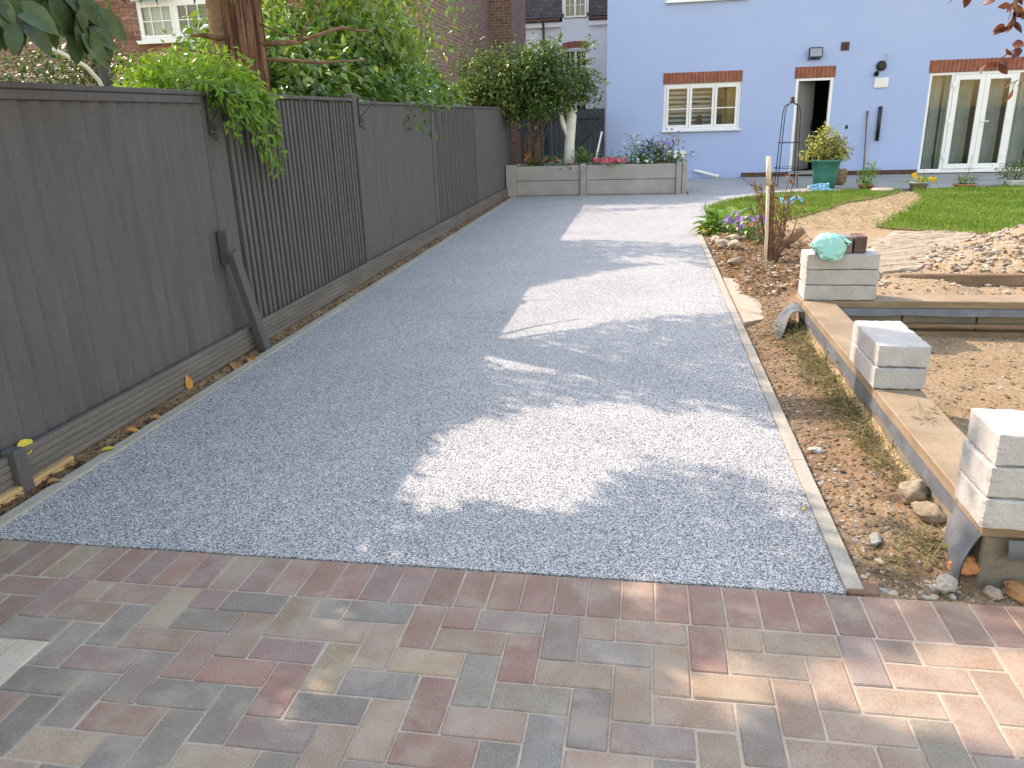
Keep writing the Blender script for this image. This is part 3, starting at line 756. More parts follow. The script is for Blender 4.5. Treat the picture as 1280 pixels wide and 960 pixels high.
room.build('room', M['room'], FD)
curtain(5.68, 6.02, .08, 1.95, HY + .32, 6, FD); curtain(6.10, 6.66, .08, 1.95, HY + .42, 6, FD); curtain(6.76, 7.24, .08, 1.95, HY + .40, 6, FD); curtain(7.32, 7.78, .08, 1.95, HY + .33, 6, FD)
MB().box(5.8, 6.6, HY + .9, HY + 1.5, .05, .62, .06).box(5.8, 6.6, HY + 1.35, HY + 1.55, .62, .9, .06).build('armchair', M['planter'], FD)

# ---- fittings on the blue wall
t = thing('floodlight', 'black square floodlight above the open grey door', 'floodlight', (3.38, HY, 2.36))
MB().box(3.25, 3.52, HY - .12, HY - .07, 2.36, 2.56, .012, rot=Matrix.Rotation(math.radians(-12), 3, 'X')).build('body', M['black'], t)
MB().box(3.27, 3.50, HY - .128, HY - .119, 2.38, 2.54, .004, rot=Matrix.Rotation(math.radians(-12), 3, 'X')).build('lens', M['room'], t)
MB().box(3.36, 3.41, HY - .07, HY - .001, 2.36, 2.40, .006).tube([(3.24, HY - .06, 2.34), (3.50, HY - .06, 2.34)], .012).build('mount', M['black'], t)
t = thing('air_vent', 'small brown square vent grille high on the blue wall', 'vent', (3.96, HY, 2.50))
MB().box(3.88, 4.04, HY - .018, HY - .001, 2.48, 2.64, .004).build('frame', M['brown_plastic'], t)
for i in range(5): MB().box(3.895, 4.025, HY - .026, HY - .0185, 2.495 + i * .028, 2.512 + i * .028, .002).build('slat', M['brown_plastic'], t)
t = thing('wall_fitting', 'round black wall fitting above the white vent cover', 'wall fitting', (4.66, HY, 2.1))
m_ = MB(); m_.lathe([(0, -.06), (.06, -.06), (.095, -.04), (.1, -.02), (.1, .0)], (0, 0, 0), 20); m_.v = [(4.70 + p[0], HY + p[2] - .001, 2.16 + p[1]) for p in m_.v]; m_.build('disc', M['black'], t)
MB().tube([(4.62, HY - .05, 2.03), (4.60, HY - .09, 2.0)], [.045, .05], 12).build('sensor', M['black'], t)
MB().tube([(4.75, HY - .02, 2.26), (4.79, HY - .03, 2.30), (4.81, HY - .03, 2.36), (4.77, HY - .03, 2.38)], .012).build('cable', M['steel'], t)
t = thing('vent_cover', 'white louvred vent cover on the wall above a black pipe', 'vent', (4.73, HY, 1.75))
MB().box(4.60, 4.87, HY - .03, HY - .001, 1.74, 1.93, .008).build('frame', M['upvc'], t)
for i in range(5): MB().box(4.62, 4.85, HY - .04, HY - .0305, 1.76 + i * .033, 1.782 + i * .033, .003).build('slat', M['upvc'], t)
tag(MB().tube([(4.775, HY - .04, .70), (4.775, HY - .04, 1.38)], .037, 14).build('drain_pipe', M['black'], None, (4.775, HY - .04, .70), True), 'short length of black pipe on the wall below the vent', 'pipe')
tag(MB().tube([(4.56, HY - .12, .09), (4.53, HY - .04, 1.12), (4.53, HY - .035, 1.30)], [.014, .014, .02], 8).build('garden_pole', M['deadwood'], None, (4.56, HY - .12, .09)), 'thin dark pole leaning on the wall beside the black pipe', 'pole')
tag(MB().tube([(4.62, HY - .05, .09), (4.66, HY - .03, 1.0)], .006, 6).build('garden_cane', M['paleWood'], None, (4.62, HY - .05, .09)), 'thin pale cane against the wall below the vent cover', 'cane')
t = thing('outdoor_tap', 'small dark tap low on the blue wall beside the planter', 'tap', (1.02, HY, .50))
MB().tube([(1.02, HY - .001, .53), (1.02, HY - .07, .53), (1.02, HY - .09, .48)], .018).build('spout', M['steel'], t)
MB().box(.99, 1.05, HY - .06, HY - .045, .555, .575, .003).build('handle', M['black'], t)
t = thing('white_pipe', 'white plastic pipe slanting from the wall to the path', 'pipe', (1.56, HY - .1, .0))
MB().tube([(1.05, HY - .06, .17), (1.12, HY - .07, .165), (1.54, HY - .16, .055)], .03, 12).build('pipe', M['upvc'], t, smooth=True)
MB().tube([(1.53, HY - .16, .06), (1.58, HY - .17, .05)], .037, 12).build('collar', M['upvc'], t)
MB().box(1.40, 1.66, HY - .32, HY - .12, .001, .02, .004).build('gully', M['planter'], t)

# ---- white house further back
WY = 26.0
WH = thing('white_house', 'white rendered house with dark mansard roof behind the gate', 'house', (-2.4, WY, 0))
wA = (-2.58, -1.86, 2.55, 3.32); wB = (-2.58, -1.86, .75, 1.75); wC = (-5.2, -4.5, 2.55, 3.32)
mb = MB(); wall_xz(mb, -7.0, 1.2, 0, 4.12, WY, WY + .25, [wA, wB, wC]); mb.box(-7, 1.2, WY + 6, WY + 6.2, 0, 4.12)
mb.box(-7.2, -7.001, WY, WY + 6.2, 0, 4.12); mb.box(1.201, 1.4, WY, WY + 6.2, 0, 4.12); mb.build('wall', M['white_render'], WH)
rf = MB(); rf.add([(-7.2, WY - .02, 4.25), (1.4, WY - .02, 4.25), (1.4, WY + .9, 6.6), (-7.2, WY + .9, 6.6), (1.4, WY + 5.2, 6.6), (-7.2, WY + 5.2, 6.6), (1.4, WY + 6.2, 4.25), (-7.2, WY + 6.2, 4.25)],
    [(0, 1, 2, 3), (3, 2, 4, 5), (5, 4, 6, 7), (0, 3, 5, 7), (1, 6, 4, 2), (0, 7, 6, 1)]); rf.build('roof', M['slate'], WH)
MB().tube([(-4.0, WY - .12, 4.16), (-3.02, WY - .12, 4.16), (-2.68, WY - .12, 4.17)], .055, 8).tube([(-1.78, WY - .12, 4.16), (1.2, WY - .12, 4.14)], .055, 8).build('gutter', M['brown_plastic'], WH)
MB().box(-7.0, -2.66, WY - .10, WY - .002, 3.98, 4.09).box(-1.80, 1.2, WY - .10, WY - .002, 3.98, 4.09).build('fascia', M['upvc'], WH)
MB().tube([(-3.2, WY - .12, 4.12), (-3.2, WY - .06, 3.9), (-3.2, WY - .05, 0.2)], .04, 8).build('downpipe', M['brown_plastic'], WH)
def barred(house, o, y, cols, rows):
    x0, x1, z0, z1 = o
    w = ring(MB(), x0, x1, z0, z1, y, y + .07, .05).build('window', M['upvc'], house)
    g = MB(); g.box((x0 + x1) / 2 - .03, (x0 + x1) / 2 + .03, y - .004, y + .06, z0 + .05, z1 - .05, .003)
    for s_ in range(2):
        a = x0 + .05 if s_ == 0 else (x0 + x1) / 2 + .03; b = (x0 + x1) / 2 - .03 if s_ == 0 else x1 - .05
        for c in range(1, cols): g.box(a + (b - a) * c / cols - .008, a + (b - a) * c / cols + .008, y + .004, y + .03, z0 + .05, z1 - .05)
        for r in range(1, rows): g.box(a, b, y + .006, y + .028, z0 + .05 + (z1 - z0 - .1) * r / rows - .008, z0 + .05 + (z1 - z0 - .1) * r / rows + .008)
        pane(a, b, z0 + .05, z1 - .05, y + .035, w)
    g.build('glazing_bars', M['upvc'], w)
    MB().add([(x0, y + .5, z0), (x1, y + .5, z0), (x1, y + .5, z1), (x0, y + .5, z1), (x0, y + .08, z0), (x1, y + .08, z0), (x1, y + .08, z1), (x0, y + .08, z1)], [(0, 1, 2, 3), (0, 4, 5, 1), (1, 5, 6, 2), (2, 6, 7, 3), (3, 7, 4, 0)]).build('room', M['dark_room'], w)
    return w
for o in (wA, wB, wC):
    w = barred(WH, o, WY + .05, 2, 3); curtain(o[0] + .06, o[1] - .06, o[2] + .02, o[2] + .32, WY + .14, 5, w, 'white_render')
    lintel(o[0] - .05, o[1] + .05, o[3] + .002, o[3] + .19, WY, WH, .05); MB().box(o[0] - .05, o[1] + .05, WY - .05, WY + .04, o[2] - .06, o[2] - .001, .004).build('sill', M['upvc'], WH)
for a, b in ((-2.62, -1.82), (-4.9, -4.10)):
    d = MB(); d.box(a, a + .05, WY + .02, WY + 1.4, 4.1, 5.3).box(b - .05, b, WY + .02, WY + 1.4, 4.1, 5.3).box(a + .05, b - .05, WY + .02, WY + 1.4, 4.1, 4.21).box(a - .08, b + .08, WY - .05, WY + 1.4, 5.301, 5.38); dm = d.build('dormer', M['upvc'], WH)
    barred(WH, (a + .06, b - .06, 4.22, 5.2), WY - .06, 2, 3)

# ---- dark timber gate between the houses
GT = thing('side_gate', 'dark blue boarded gate with diagonal brace beside the blue house', 'gate', (-1.5, 17.6, 0))
for i in range(11):
    x = -2.02 + i * .104
    MB().box(x, x + .1, 17.62, 17.64, .05, 1.52, .004).build('board', M['navy'], GT)
for z in (.28, 1.32): MB().box(-2.0, -.90, 17.585, 17.6195, z, z + .11, .004).build('rail', M['navy'], GT)
mb = MB(); mb.box(-.05, .05, -.008, .008, -.72, .72, .004, rot=Matrix.Rotation(math.radians(47), 3, 'Y')); mb.v = [(p[0] - 1.44, p[1] + 17.603, p[2] + .83) for p in mb.v]; mb.build('brace', M['navy'], GT)
GF = thing('side_fence', 'dark blue boarded fence and post left of the gate', 'fence', (-2.4, 17.6, 0))
for i in range(6): MB().box(-2.72 + i * .1, -2.626 + i * .1, 17.62, 17.64, .05, 1.54, .004).build('board', M['navy'], GF)
MB().box(-2.12, -2.03, 17.56, 17.66, -.05, 1.56, .006).build('post', M['navy'], GF)

# ---- brown brick house behind the fence
BY = 15.8
BK = thing('brick_house', 'brown brick house with white casement window behind the fence', 'house', (-9, BY, 0))
wK = (-10.25, -8.62, 3.10, 4.50)
mb = MB(); wall_xz(mb, -16.5, -4.2, 0, 4.2, BY, BY + .25, [(wK[0], wK[1], wK[2], 4.2)])
mb.build('wall', M['brick_wall'], BK)
sd = MB(); sd.add([(-4.2, BY + .252, 0), (-4.2, 22.398, 0), (-4.2, 22.398, 5.4), (-4.2, 19.8, 7.3), (-4.2, BY + .252, 4.4)], [(0, 1, 2, 3, 4)])
sd.build('side_wall', M['brick_side'], BK); sd = MB()
sd.add([(-16.5, BY + .252, 0), (-16.5, 24, 0), (-16.5, 24, 4.2), (-16.5, 19.8, 7.3), (-16.5, BY + .252, 4.4)], [(4, 3, 2, 1, 0)]); sd.build('side_wall', M['brick_side'], BK)
rf = MB(); rf.add([(-16.7, BY - .15, 4.15), (-4.12, BY - .15, 4.15), (-4.12, 19.8, 7.35), (-16.7, 19.8, 7.35), (-4.12, 24, 4.15), (-16.7, 24, 4.15)], [(0, 1, 2, 3), (3, 2, 4, 5)]); rf.build('roof', M['tile'], BK)
wg = MB(); wall_xz(wg, -4.2, -3.62, 0, 6.5, 22.4, 22.6, []); wg.build('rear_wing', M['brick_wall'], BK)
MB().add([(-3.62, 22.602, 0), (-3.62, 25, 0), (-3.62, 25, 6.5), (-3.62, 22.602, 6.5)], [(0, 1, 2, 3)]).build('rear_wing_side', M['brick_side'], BK)
bme = MB().box(-.1075, .1075, -.006, .03, -.0325, .0325, .004).mesh('brick', M['brick'])
cnt = 0
for r in range(0, 21):
    z = 2.64 + r * .075
    for c in range(0, 25):
        x = -11.85 + c * .225 + (.1125 if r % 2 else 0)
        if wK[0] - .12 < x < wK[1] + .12 and z > wK[2] - .05: continue
        if -9.4 < x < -7.9 and z < 3.0: continue            # behind the climber
        if cnt >= 300 or z > 4.15: continue
        o = place('brick', bme, (x, BY - .0025 - rng.uniform(0, .002), z), BK); k = rng.uniform(.72, 1.25); h = rng.random()
        o.color = ((.26 + .05 * h) * k, (.135 + .035 * h) * k, (.095 + .03 * h) * k, 1); cnt += 1
w = ring(MB(), wK[0], wK[1], wK[2], wK[3], BY + .02, BY + .09, .05)
w.box((wK[0] + wK[1]) / 2 - .035, (wK[0] + wK[1]) / 2 + .035, BY + .022, BY + .088, wK[2] + .05, wK[3] - .05, .004)
w.box(wK[0] + .05, (wK[0] + wK[1]) / 2 - .036, BY + .022, BY + .088, 3.76, 3.83, .004).box((wK[0] + wK[1]) / 2 + .036, wK[1] - .05, BY + .022, BY + .088, 3.76, 3.83, .004)
KW = w.build('window', M['upvc'], BK)
MB().box(wK[0] - .05, wK[1] + .05, BY - .10, BY + .05, wK[2] - .07, wK[2] - .001, .006).build('sill', M['upvc'], KW)
def light(x0, x1, z0, z1, y, cols, rows, parent, tilt=0.0):
    g = ring(MB(), x0, x1, z0, z1, y, y + .045, .045, .003)
    for c in range(1, cols): g.box(x0 + (x1 - x0) * c / cols - .009, x0 + (x1 - x0) * c / cols + .009, y + .004, y + .03, z0 + .045, z1 - .045)
    for r in range(1, rows): g.box(x0 + .045, x1 - .045, y + .006, y + .028, z0 + (z1 - z0) * r / rows - .009, z0 + (z1 - z0) * r / rows + .009)
    p = MB().box(x0 + .04, x1 - .04, y + .031, y + .036, z0 + .04, z1 - .04)
    R_ = Matrix.Rotation(tilt, 3, 'X'); pv = Vector((0, y, z1))
    for q in (g, p): q.v = [tuple(R_ @ (Vector(v) - pv) + pv) for v in q.v]
    s_ = g.build('sash', M['upvc'], parent); p.build('pane', M['glass'], parent)
xm = (wK[0] + wK[1]) / 2
light(wK[0] + .05, xm - .036, wK[2] + .05, 3.76, BY + .012, 3, 2, KW); light(xm + .036, wK[1] - .05, wK[2] + .05, 3.76, BY + .012, 3, 2, KW)
light(wK[0] + .04, xm - .03, 3.80, 4.46, BY - .01, 3, 2, KW, math.radians(-16)); light(xm + .036, wK[1] - .05, 3.83, 4.45, BY + .012, 3, 2, KW)
MB().add([(wK[0], BY + .6, wK[2]), (wK[1], BY + .6, wK[2]), (wK[1], BY + .6, wK[3]), (wK[0], BY + .6, wK[3])], [(0, 1, 2, 3)]).build('room', M['room'], KW)
MB().add([(wK[0] + .05, BY + .18, wK[2]), (xm, BY + .18, wK[2]), (xm, BY + .18, wK[3]), (wK[0] + .05, BY + .18, wK[3])], [(0, 1, 2, 3)]).build('net_curtain', M['white_render'], KW)

# ================================================================== FOUNDATION, BLOCKS
FO = thing('block_foundation', 'low block foundation wall topped with pine plates on the right', 'foundation', (1.1, 3.7, 0))
zP = 0.175
yb = 2.26
blk = MB().box(-.085, .085, -.218, .218, -.10, .168, .006).mesh('block', M['foundation'])
for i in range(7): place('block', blk, (1.118, yb + .2 + i * .444, rng.uniform(-.004, .002)), FO)
blk2 = MB().box(-.218, .218, -.085, .085, -.10, .168, .006).mesh('block', M['foundation'])
for i in range(7): place('block', blk2, (1.43 + i * .444, 5.245, rng.uniform(-.004, .002)), FO)
for i in range(7): place('block', blk2, (1.43 + i * .444, 2.335, rng.uniform(-.004, .002)), FO)
def plate(x0, x1, y0, y1):
    return MB().box(x0, x1, y0, y1, zP, zP + .047, .004).build('sole_plate', M['plate'], FO)
plate(1.02, 1.212, 2.43, 3.38); plate(1.022, 1.214, 3.384, 5.128); plate(1.018, 4.4, 2.222, 2.424); plate(1.02, 4.4, 5.132, 5.335)
# mortar haunch against the outside face, damp-proof membrane hanging below the plate
MB().grid(lambda u, v: (1.033 - (1 - v) * (.055 + .02 * noi(u * 9, 1, 1.7)), 2.30 + 3.0 * u, -.03 + v * (.105 + .03 * noi(u * 11, 5, 1.3) + .012 * noi(u * 40, 2, 1.9))), 120, 4).build('haunch', M['haunch'], FO, smooth=True)
def memb_left(u, v):
    y = 2.42 + 2.85 * u; dr = .055 + .028 * noi(y, 3, 2.3) + .012 * noi(y, 9, 9)
    return (1.026 - .006 * noi(y, 1, 6) * v - .004 * v, y, zP - .001 - v * max(.02, dr))
MB().grid(memb_left, 110, 3).build('membrane', M['membrane'], FO, smooth=True)
MB().grid(lambda u, v: (1.214 + .012 * v + .012 * v * noi(u * 8, 2, 1), 2.43 + 2.69 * u, zP + .012 - v * .05), 60, 3).build('membrane', M['membrane'], FO, smooth=True)
MB().grid(lambda u, v: (1.22 + 3.1 * u, 5.128 - .014 * v - .004 * noi(u * 9, 4, 1), zP + .0 - v * (.045 + .012 * noi(u * 10, 4, 1))), 70, 3).build('membrane', M['membrane'], FO, smooth=True)
MB().box(1.22, 4.3, 5.10, 5.157, .055, .078, .003).box(1.22, 4.3, 5.12, 5.158, -.02, .03, .003).build('batten', M['oldwood'], FO)
MB().grid(lambda u, v: (1.09 + .36 * u, 2.216 - .012 * math.sin(v * 3.1), zP - .004 - v * (.07 + .02 * noi(u * 3, 1, 2))), 20, 6).build('membrane', M['membrane'], FO, smooth=True)
# two loose flaps of membrane
def flap_near(u, v):
    y = 2.235 + .19 * u
    return (1.020 - .03 * math.sin(v * 2.4) - .035 * v * (1 - u) - .012 * math.sin(u * 5) * v, y - .05 * v * (1 - u), zP - .003 - v * (.15 + .03 * u))
MB().grid(flap_near, 14, 12).grid(lambda u, v: tuple(Vector(flap_near(u, v)) + Vector((.004, 0, .0))), 14, 12).build('membrane_flap', M['membrane'], FO, smooth=True)
def flap_far(u, v):
    y = 5.02 + .29 * u
    return (1.022 - .17 * v - .02 * math.sin(v * 5) * (1 - u), y - .10 * v, zP - .003 - .155 * v ** 1.3 + .05 * math.sin(v * 3.1) * (1 - .5 * u))
MB().grid(flap_far, 12, 14).grid(lambda u, v: tuple(Vector(flap_far(u, v)) + Vector((.0, 0, -.005))), 12, 14).build('membrane_flap', M['membrane'], FO, smooth=True)

def cblock(x, y, z, along_x, label, grp, rot=0.0):
    a, b = (.22, .1075) if along_x else (.1075, .22)
    bm = bmesh.new(); bmesh.ops.create_cube(bm, size=1.0)
    bmesh.ops.subdivide_edges(bm, edges=bm.edges[:], cuts=11, use_grid_fill=True)
    sd = rng.uniform(0, 99); H = Vector((a, b, .04925))
    for v in bm.verts:
        q = Vector((v.co.x * 2, v.co.y * 2, v.co.z * 2)); p = Vector((q.x * H.x, q.y * H.y, q.z * H.z))
        e = sorted((abs(q.x), abs(q.y), abs(q.z)))[1]          # 1 on an edge
        if e > .98:
            k = .002 + .008 * max(0, mnoise.noise(p * 26 + Vector((sd, 0, 0))) - .12) + .004 * max(0, mnoise.noise(p * 80 + Vector((sd, 3, 0))))
            p -= Vector((math.copysign(1, q.x) * (abs(q.x) > .98), math.copysign(1, q.y) * (abs(q.y) > .98), math.copysign(1, q.z) * (abs(q.z) > .98))) * k
        v.co = p + Vector((0, 0, .04925)) + Vector((1, 1, 0)) * .0008 * mnoise.noise(p * 30 + Vector((0, sd, 0)))
    me = bpy.data.meshes.new('concrete_block'); bm.to_mesh(me); bm.free(); me.materials.append(M['block'])
    o = place('concrete_block', me, (x, y, z), None, (0, 0, rot)); return tag(o, label, 'block', grp)
zt = zP + .048
for i, nm in enumerate(('bottom', 'middle', 'top')):
    cblock(1.215 + rng.uniform(-.006, .006), 2.285 + rng.uniform(-.005, .005), zt + .1 * i, True, nm + ' pale block of the three-high stack nearest the camera', 'concrete blocks on the foundation', rng.uniform(-.012, .012))
for i, nm in enumerate(('lower', 'upper')):
    cblock(1.118 + .004 * i, 3.63 + rng.uniform(-.006, .006), zt + .1 * i, False, nm + ' pale block of the two-high stack on the long plate', 'concrete blocks on the foundation', -.01 + .012 * i)
for i, nm in enumerate(('bottom', 'middle', 'top')):
    cblock(1.25 + rng.uniform(-.004, .004), 5.235 + rng.uniform(-.004, .004), zt + .1 * i, True, nm + ' pale block of the far corner stack under the mint bag', 'concrete blocks on the foundation', rng.uniform(-.008, .008))
zA = zt + .3
M['eng_brick'] = mat('purple_brown_brick', (0.10, 0.062, 0.055), (0.16, 0.105, 0.09), 8, 0.8, 0.3, (70, .25))
M['grey_brick'] = mat('grey_brown_brick', (0.20, 0.165, 0.145), (0.27, 0.225, 0.20), 8, 0.85, 0.2, (70, .25))
for (x, m_, lb) in ((1.262, 'grey_brick', 'grey brown brick standing beside the mint bag'), (1.347, 'eng_brick', 'dark purple brown brick at the right on the far block stack')):
    o = MB().box(x - .037, x + .037, 5.15, 5.30, zA, zA + .105, .005).build('loose_brick', M[m_], None, (x, 5.22, zA)); tag(o, lb, 'brick', 'loose bricks on the block stack')
# crumpled bag
def blob(c, r, seed, amp=.25, sub=3, flat=0.0, sc=1.6):
    bm = bmesh.new(); bmesh.ops.create_icosphere(bm, subdivisions=sub, radius=1.0)
    vs = []
    for v in bm.verts:
        d = v.co.normalized(); k = 1 + amp * mnoise.fractal(d * sc + Vector((seed, seed * .7, 0)), 1.1, 2.1, 4 if sub > 3 else 3) - (.14 * abs(mnoise.noise(d * 2.1 + Vector((seed * 1.3, 0, seed)))) if sub > 3 else 0)
        p = Vector((d.x * r[0] * k, d.y * r[1] * k, max(d.z, -1 + flat) * r[2] * k)); vs.append(Vector(c) + p)
    fs = [tuple(v.index for v in f.verts) for f in bm.faces]; bm.free(); return vs, fs
BG = thing('plastic_bag', 'crumpled mint green plastic bag slumped over the block edge', 'bag', (1.15, 5.16, zA))
m_ = MB()
bm = bmesh.new(); bmesh.ops.create_icosphere(bm, subdivisions=5, radius=1.0); vs = []
for v in bm.verts:
    d = v.co.normalized(); az = math.atan2(d.y, d.x)
    kn = (d - Vector((.75, -.1, .65))); ka = math.atan2(kn.y, kn.z); kd = kn.length   # folds run to the knot
    k = 1 + .16 * mnoise.fractal(d * 1.6 + Vector((4, 2, 1)), 1, 2, 3) + .085 * abs(math.sin(ka * 4.2 + 2.2 * mnoise.noise(d * 2.3))) * min(1, kd) - .10 * abs(mnoise.noise(d * 4.2 + Vector((1, 7, 2)))) - .05 * abs(mnoise.noise(d * 9))
    p = Vector((d.x * .105 * k, d.y * .085 * k, d.z * .075 * k + .055))
    p.y -= .035; p.x -= .0
    if p.y < -.075: p.z -= (-.075 - p.y) * 1.5            # the front sags over the edge
    vs.append(Vector((1.155, 5.16, zA)) + Vector((p.x, p.y, max(p.z, .003) if p.y > -.042 else p.z)))
m_.add(vs, [tuple(v.index for v in f.verts) for f in bm.faces]); bm.free(); m_.build('body', M['bag'], BG, smooth=True)
for dx, dy in ((.055, .01), (.085, -.02)):
    MB().grid(lambda u, v: (1.185 + dx * u + .012 * math.sin(v * 9), 5.14 + dy * u + .03 * (v - .5) * (1 + u), zA + .10 + .045 * u * math.sin(2 + u * 2) + .012 * math.sin(u * 7 + v * 6)), 10, 6).build('tied_ear', M['bag'], BG, smooth=True)

# ---- sleeper step and rubble heap behind
MB_s = MB().box(2.02, 4.6, 6.50, 6.56, -.05, .125, .008).build('timber_step', M['oldwood'], None, (3.3, 6.53, -.05)); tag(MB_s, 'long brown board edge holding back the rubble heap', 'board')

def low_rock(seed, sub=1, amp=.38):
    return blob((0, 0, 0), (1, 1, 1), seed, amp, sub, .25, 1.4)
ROCKS = [low_rock(3.1 * i + 1.7) for i in range(7)]
def rock_field(name, pts, mats, label=None, cat=None, kind='stuff'):
    """pts: (x, y, z, sx, sy, sz, rotz, material index)"""
    m_ = MB()
    for (x, y, z, sx, sy, sz, rz, mi) in pts:
        vs, fs = rng.choice(ROCKS); c, s_ = math.cos(rz), math.sin(rz)
        m_.add([(x + (v.x * sx * c - v.y * sy * s_), y + (v.x * sx * s_ + v.y * sy * c), z + v.z * sz) for v in vs], fs, mi)
    o = m_.build(name, mats)
    if kind: o['kind'] = kind
    if label: tag(o, label, cat)
    return o
PEB = [mat('pebble_pale', (.31, .26, .20), (.41, .35, .275), 20, .85, .2, None, None), mat('pebble_grey', (.25, .235, .21), (.34, .32, .29), 20, .85, .2, None, None),
       mat('pebble_brown', (.13, .085, .055), (.23, .16, .105), 20, .9, .1, None, None), mat('pebble_flint', (.42, .38, .33), (.52, .48, .42), 20, .6, .3, None, None)]
pts = []
def scatter(n, x0, x1, y0, y1, r0, r1, wts, keep=lambda x, y: True):
    k = 0
    while k < n:
        x = rng.uniform(x0, x1); y = rng.uniform(y0, y1)
        if not keep(x, y): 
            k += .2; continue
        r = r0 * (r1 / r0) ** (rng.random() ** 2.2)
        pts.append((x, y, soil_h(x, y)[0] + r * .15, r * rng.uniform(.8, 1.4), r * rng.uniform(.7, 1.1), r * rng.uniform(.4, .75), rng.uniform(0, 6.28), rng.choices((0, 1, 2, 3), wts)[0])); k += 1
scatter(4200, .70, 1.0, 2.15, 6.2, .0025, .012, (2, 1, 14, .2))
scatter(260, .70, .86, 2.16, 4.0, .004, .016, (3, 5, 4, .5), lambda x, y: rng.random() < sm(.9, .7, x))
scatter(300, .75, 1.9, 2.15, 2.24, .004, .016, (3, 3, 5, .5))
scatter(2600, 1.24, 3.2, 2.5, 5.08, .003, .013, (3, 1, 11, .4))
scatter(1500, .72, 2.0, 6.0, 9.9, .008, .03, (4, 1, 6, 1), lambda x, y: x < 1.9)
scatter(700, 1.4, 2.9, 5.4, 7.4, .006, .022, (5, 4, 8, 1))
scatter(160, 2.6, 4.2, 5.5, 6.48, .01, .028, (3, 1, 5, 2))
rock_field('pebbles', pts, PEB, 'small pebbles and crumbs of earth strewn over the bare soil', 'pebbles')
# heap
def heap_z(x, y):
    d = math.hypot((x - 4.75) / 2.15, (y - 7.75) / 1.15)
    return max(0.0, .78 * (1 - d) * (1 + .12 * noi(x, y, 3))) if d < 1 else 0
hp = MB().grid(lambda u, v: (2.5 + 4.6 * u, 6.57 + 2.5 * v, heap_z(2.5 + 4.6 * u, 6.57 + 2.5 * v) + .03 * noi(u * 30, v * 20, 1) - (.0 if heap_z(2.5 + 4.6 * u, 6.57 + 2.5 * v) > 0 else .08)), 90, 60).build('rubble_heap', M['soil'], smooth=True)
a = hp.data.attributes.new('zone', 'FLOAT', 'POINT'); a.data.foreach_set('value', [.50] * len(hp.data.vertices))
stuff(tag(hp, 'heap of pale rubble and earth at the right edge', 'rubble'))
pts = []
for i in range(13000):
    x = rng.uniform(2.5, 6.9); y = rng.uniform(6.58, 8.9); hz = heap_z(x, y)
    if hz < .015 and rng.random() < .8: continue
    r = .008 * (3.4 ** (rng.random() ** 2.2)); pts.append((x, y, hz + r * .25, r * rng.uniform(.9, 1.5), r * rng.uniform(.7, 1.1), r * rng.uniform(.6, .9), rng.uniform(0, 6.28), rng.choices((0, 1, 2, 3), (9, 1, 4, 2))[0]))
o = rock_field('rubble_stones', pts, PEB, 'broken stones covering the rubble heap', 'rubble')

# single stones
def stone(x, y, r, label, col=(1, 1, 1), m='stone', seed=None, sink=.25, grp='stones lying on the bare earth'):
    seed = seed or rng.uniform(0, 50)
    vs, fs = blob((0, 0, 0), r, seed, .30, 4, .15, 1.2)
    me = MB().add([v + Vector((0, 0, r[2] * (1 - sink))) for v in vs], fs).mesh('stone', M[m], smooth=True)
    o = place('stone', me, (x, y, soil_h(x, y)[0] if x > .69 else 0), None, (0, 0, rng.uniform(0, 3))); o.color = tuple(col) + (1,)
    return tag(o, label, 'stone', grp)
stone(.985, 2.70, (.052, .05, .05), 'round pale stone against the foundation wall', (0.81, 0.76, 0.66), seed=3)
stone(1.0, 2.57, (.062, .042, .034), 'flat pale stone beside the loose membrane flap', (0.81, 0.76, 0.66), seed=8)
stone(1.02, 2.36, (.045, .03, .022), 'small mossy green stone at the foot of the flap', m='mossy', seed=14)
stone(1.015, 2.275, (.058, .036, .030), 'orange broken brick lump by the corner of the paving', (1.25, .62, .34), seed=21)
stone(1.14, 2.185, (.052, .032, .026), 'rounded orange brown stone below the near block stack', (1.0, .58, .33), seed=27)
stone(.935, 2.20, (.038, .030, .026), 'grey stone next to the orange brick lump', (.75, .78, .8), seed=31)
stone(1.06, 2.185, (.030, .024, .018), 'pale flat stone touching the soldier course', (0.89, 0.83, 0.77), seed=35)
stone(.80, 2.46, (.036, .020, .014), 'blue grey slate pebble near the drive edging', (.8, .9, 1.0), seed=39)
stone(.76, 3.22, (.034, .022, .015), 'grey pebble in the earth strip near the lit patch', (.85, .92, 1.0), seed=43)
stone(.845, 8.55, (.085, .07, .055), 'large pale boulder left of the purple flowers', (1.00, 0.94, 0.84), seed=47)
stone(.965, 8.78, (.075, .06, .05), 'pale boulder under the purple flowers', (0.96, 0.90, 0.80), seed=51)
stone(.80, 8.95, (.07, .06, .05), 'pale boulder under the broad leaves', (0.93, 0.86, 0.77), seed=55)
stone(.93, 8.30, (.085, .06, .045), 'pale boulder nearest the white stake', (0.96, 0.88, 0.77), seed=59)
stone(.86, 7.55, (.075, .05, .035), 'grey stone in the bark mulch by the edging', (0.81, 0.76, 0.70), seed=63)
stone(1.97, 7.0, (.07, .05, .04), 'dark flat stone beside the path behind the blocks', (.6, .56, .52), seed=67)
stone(1.93, 6.80, (.08, .05, .04), 'pale stone behind the far block stack', (0.85, 0.76, 0.66), seed=71)
# worn concrete slab at the drive edge
sl = MB().slab([(.70, 5.35), (.84, 5.45), (.93, 5.95), (.90, 6.45), (.80, 6.85), (.70, 6.9)], -.03, .016).build('stone_slab', M['sand'], None, (.8, 6.1, 0)); tag(sl, 'flat pale buff slab set beside the drive edging', 'slab')

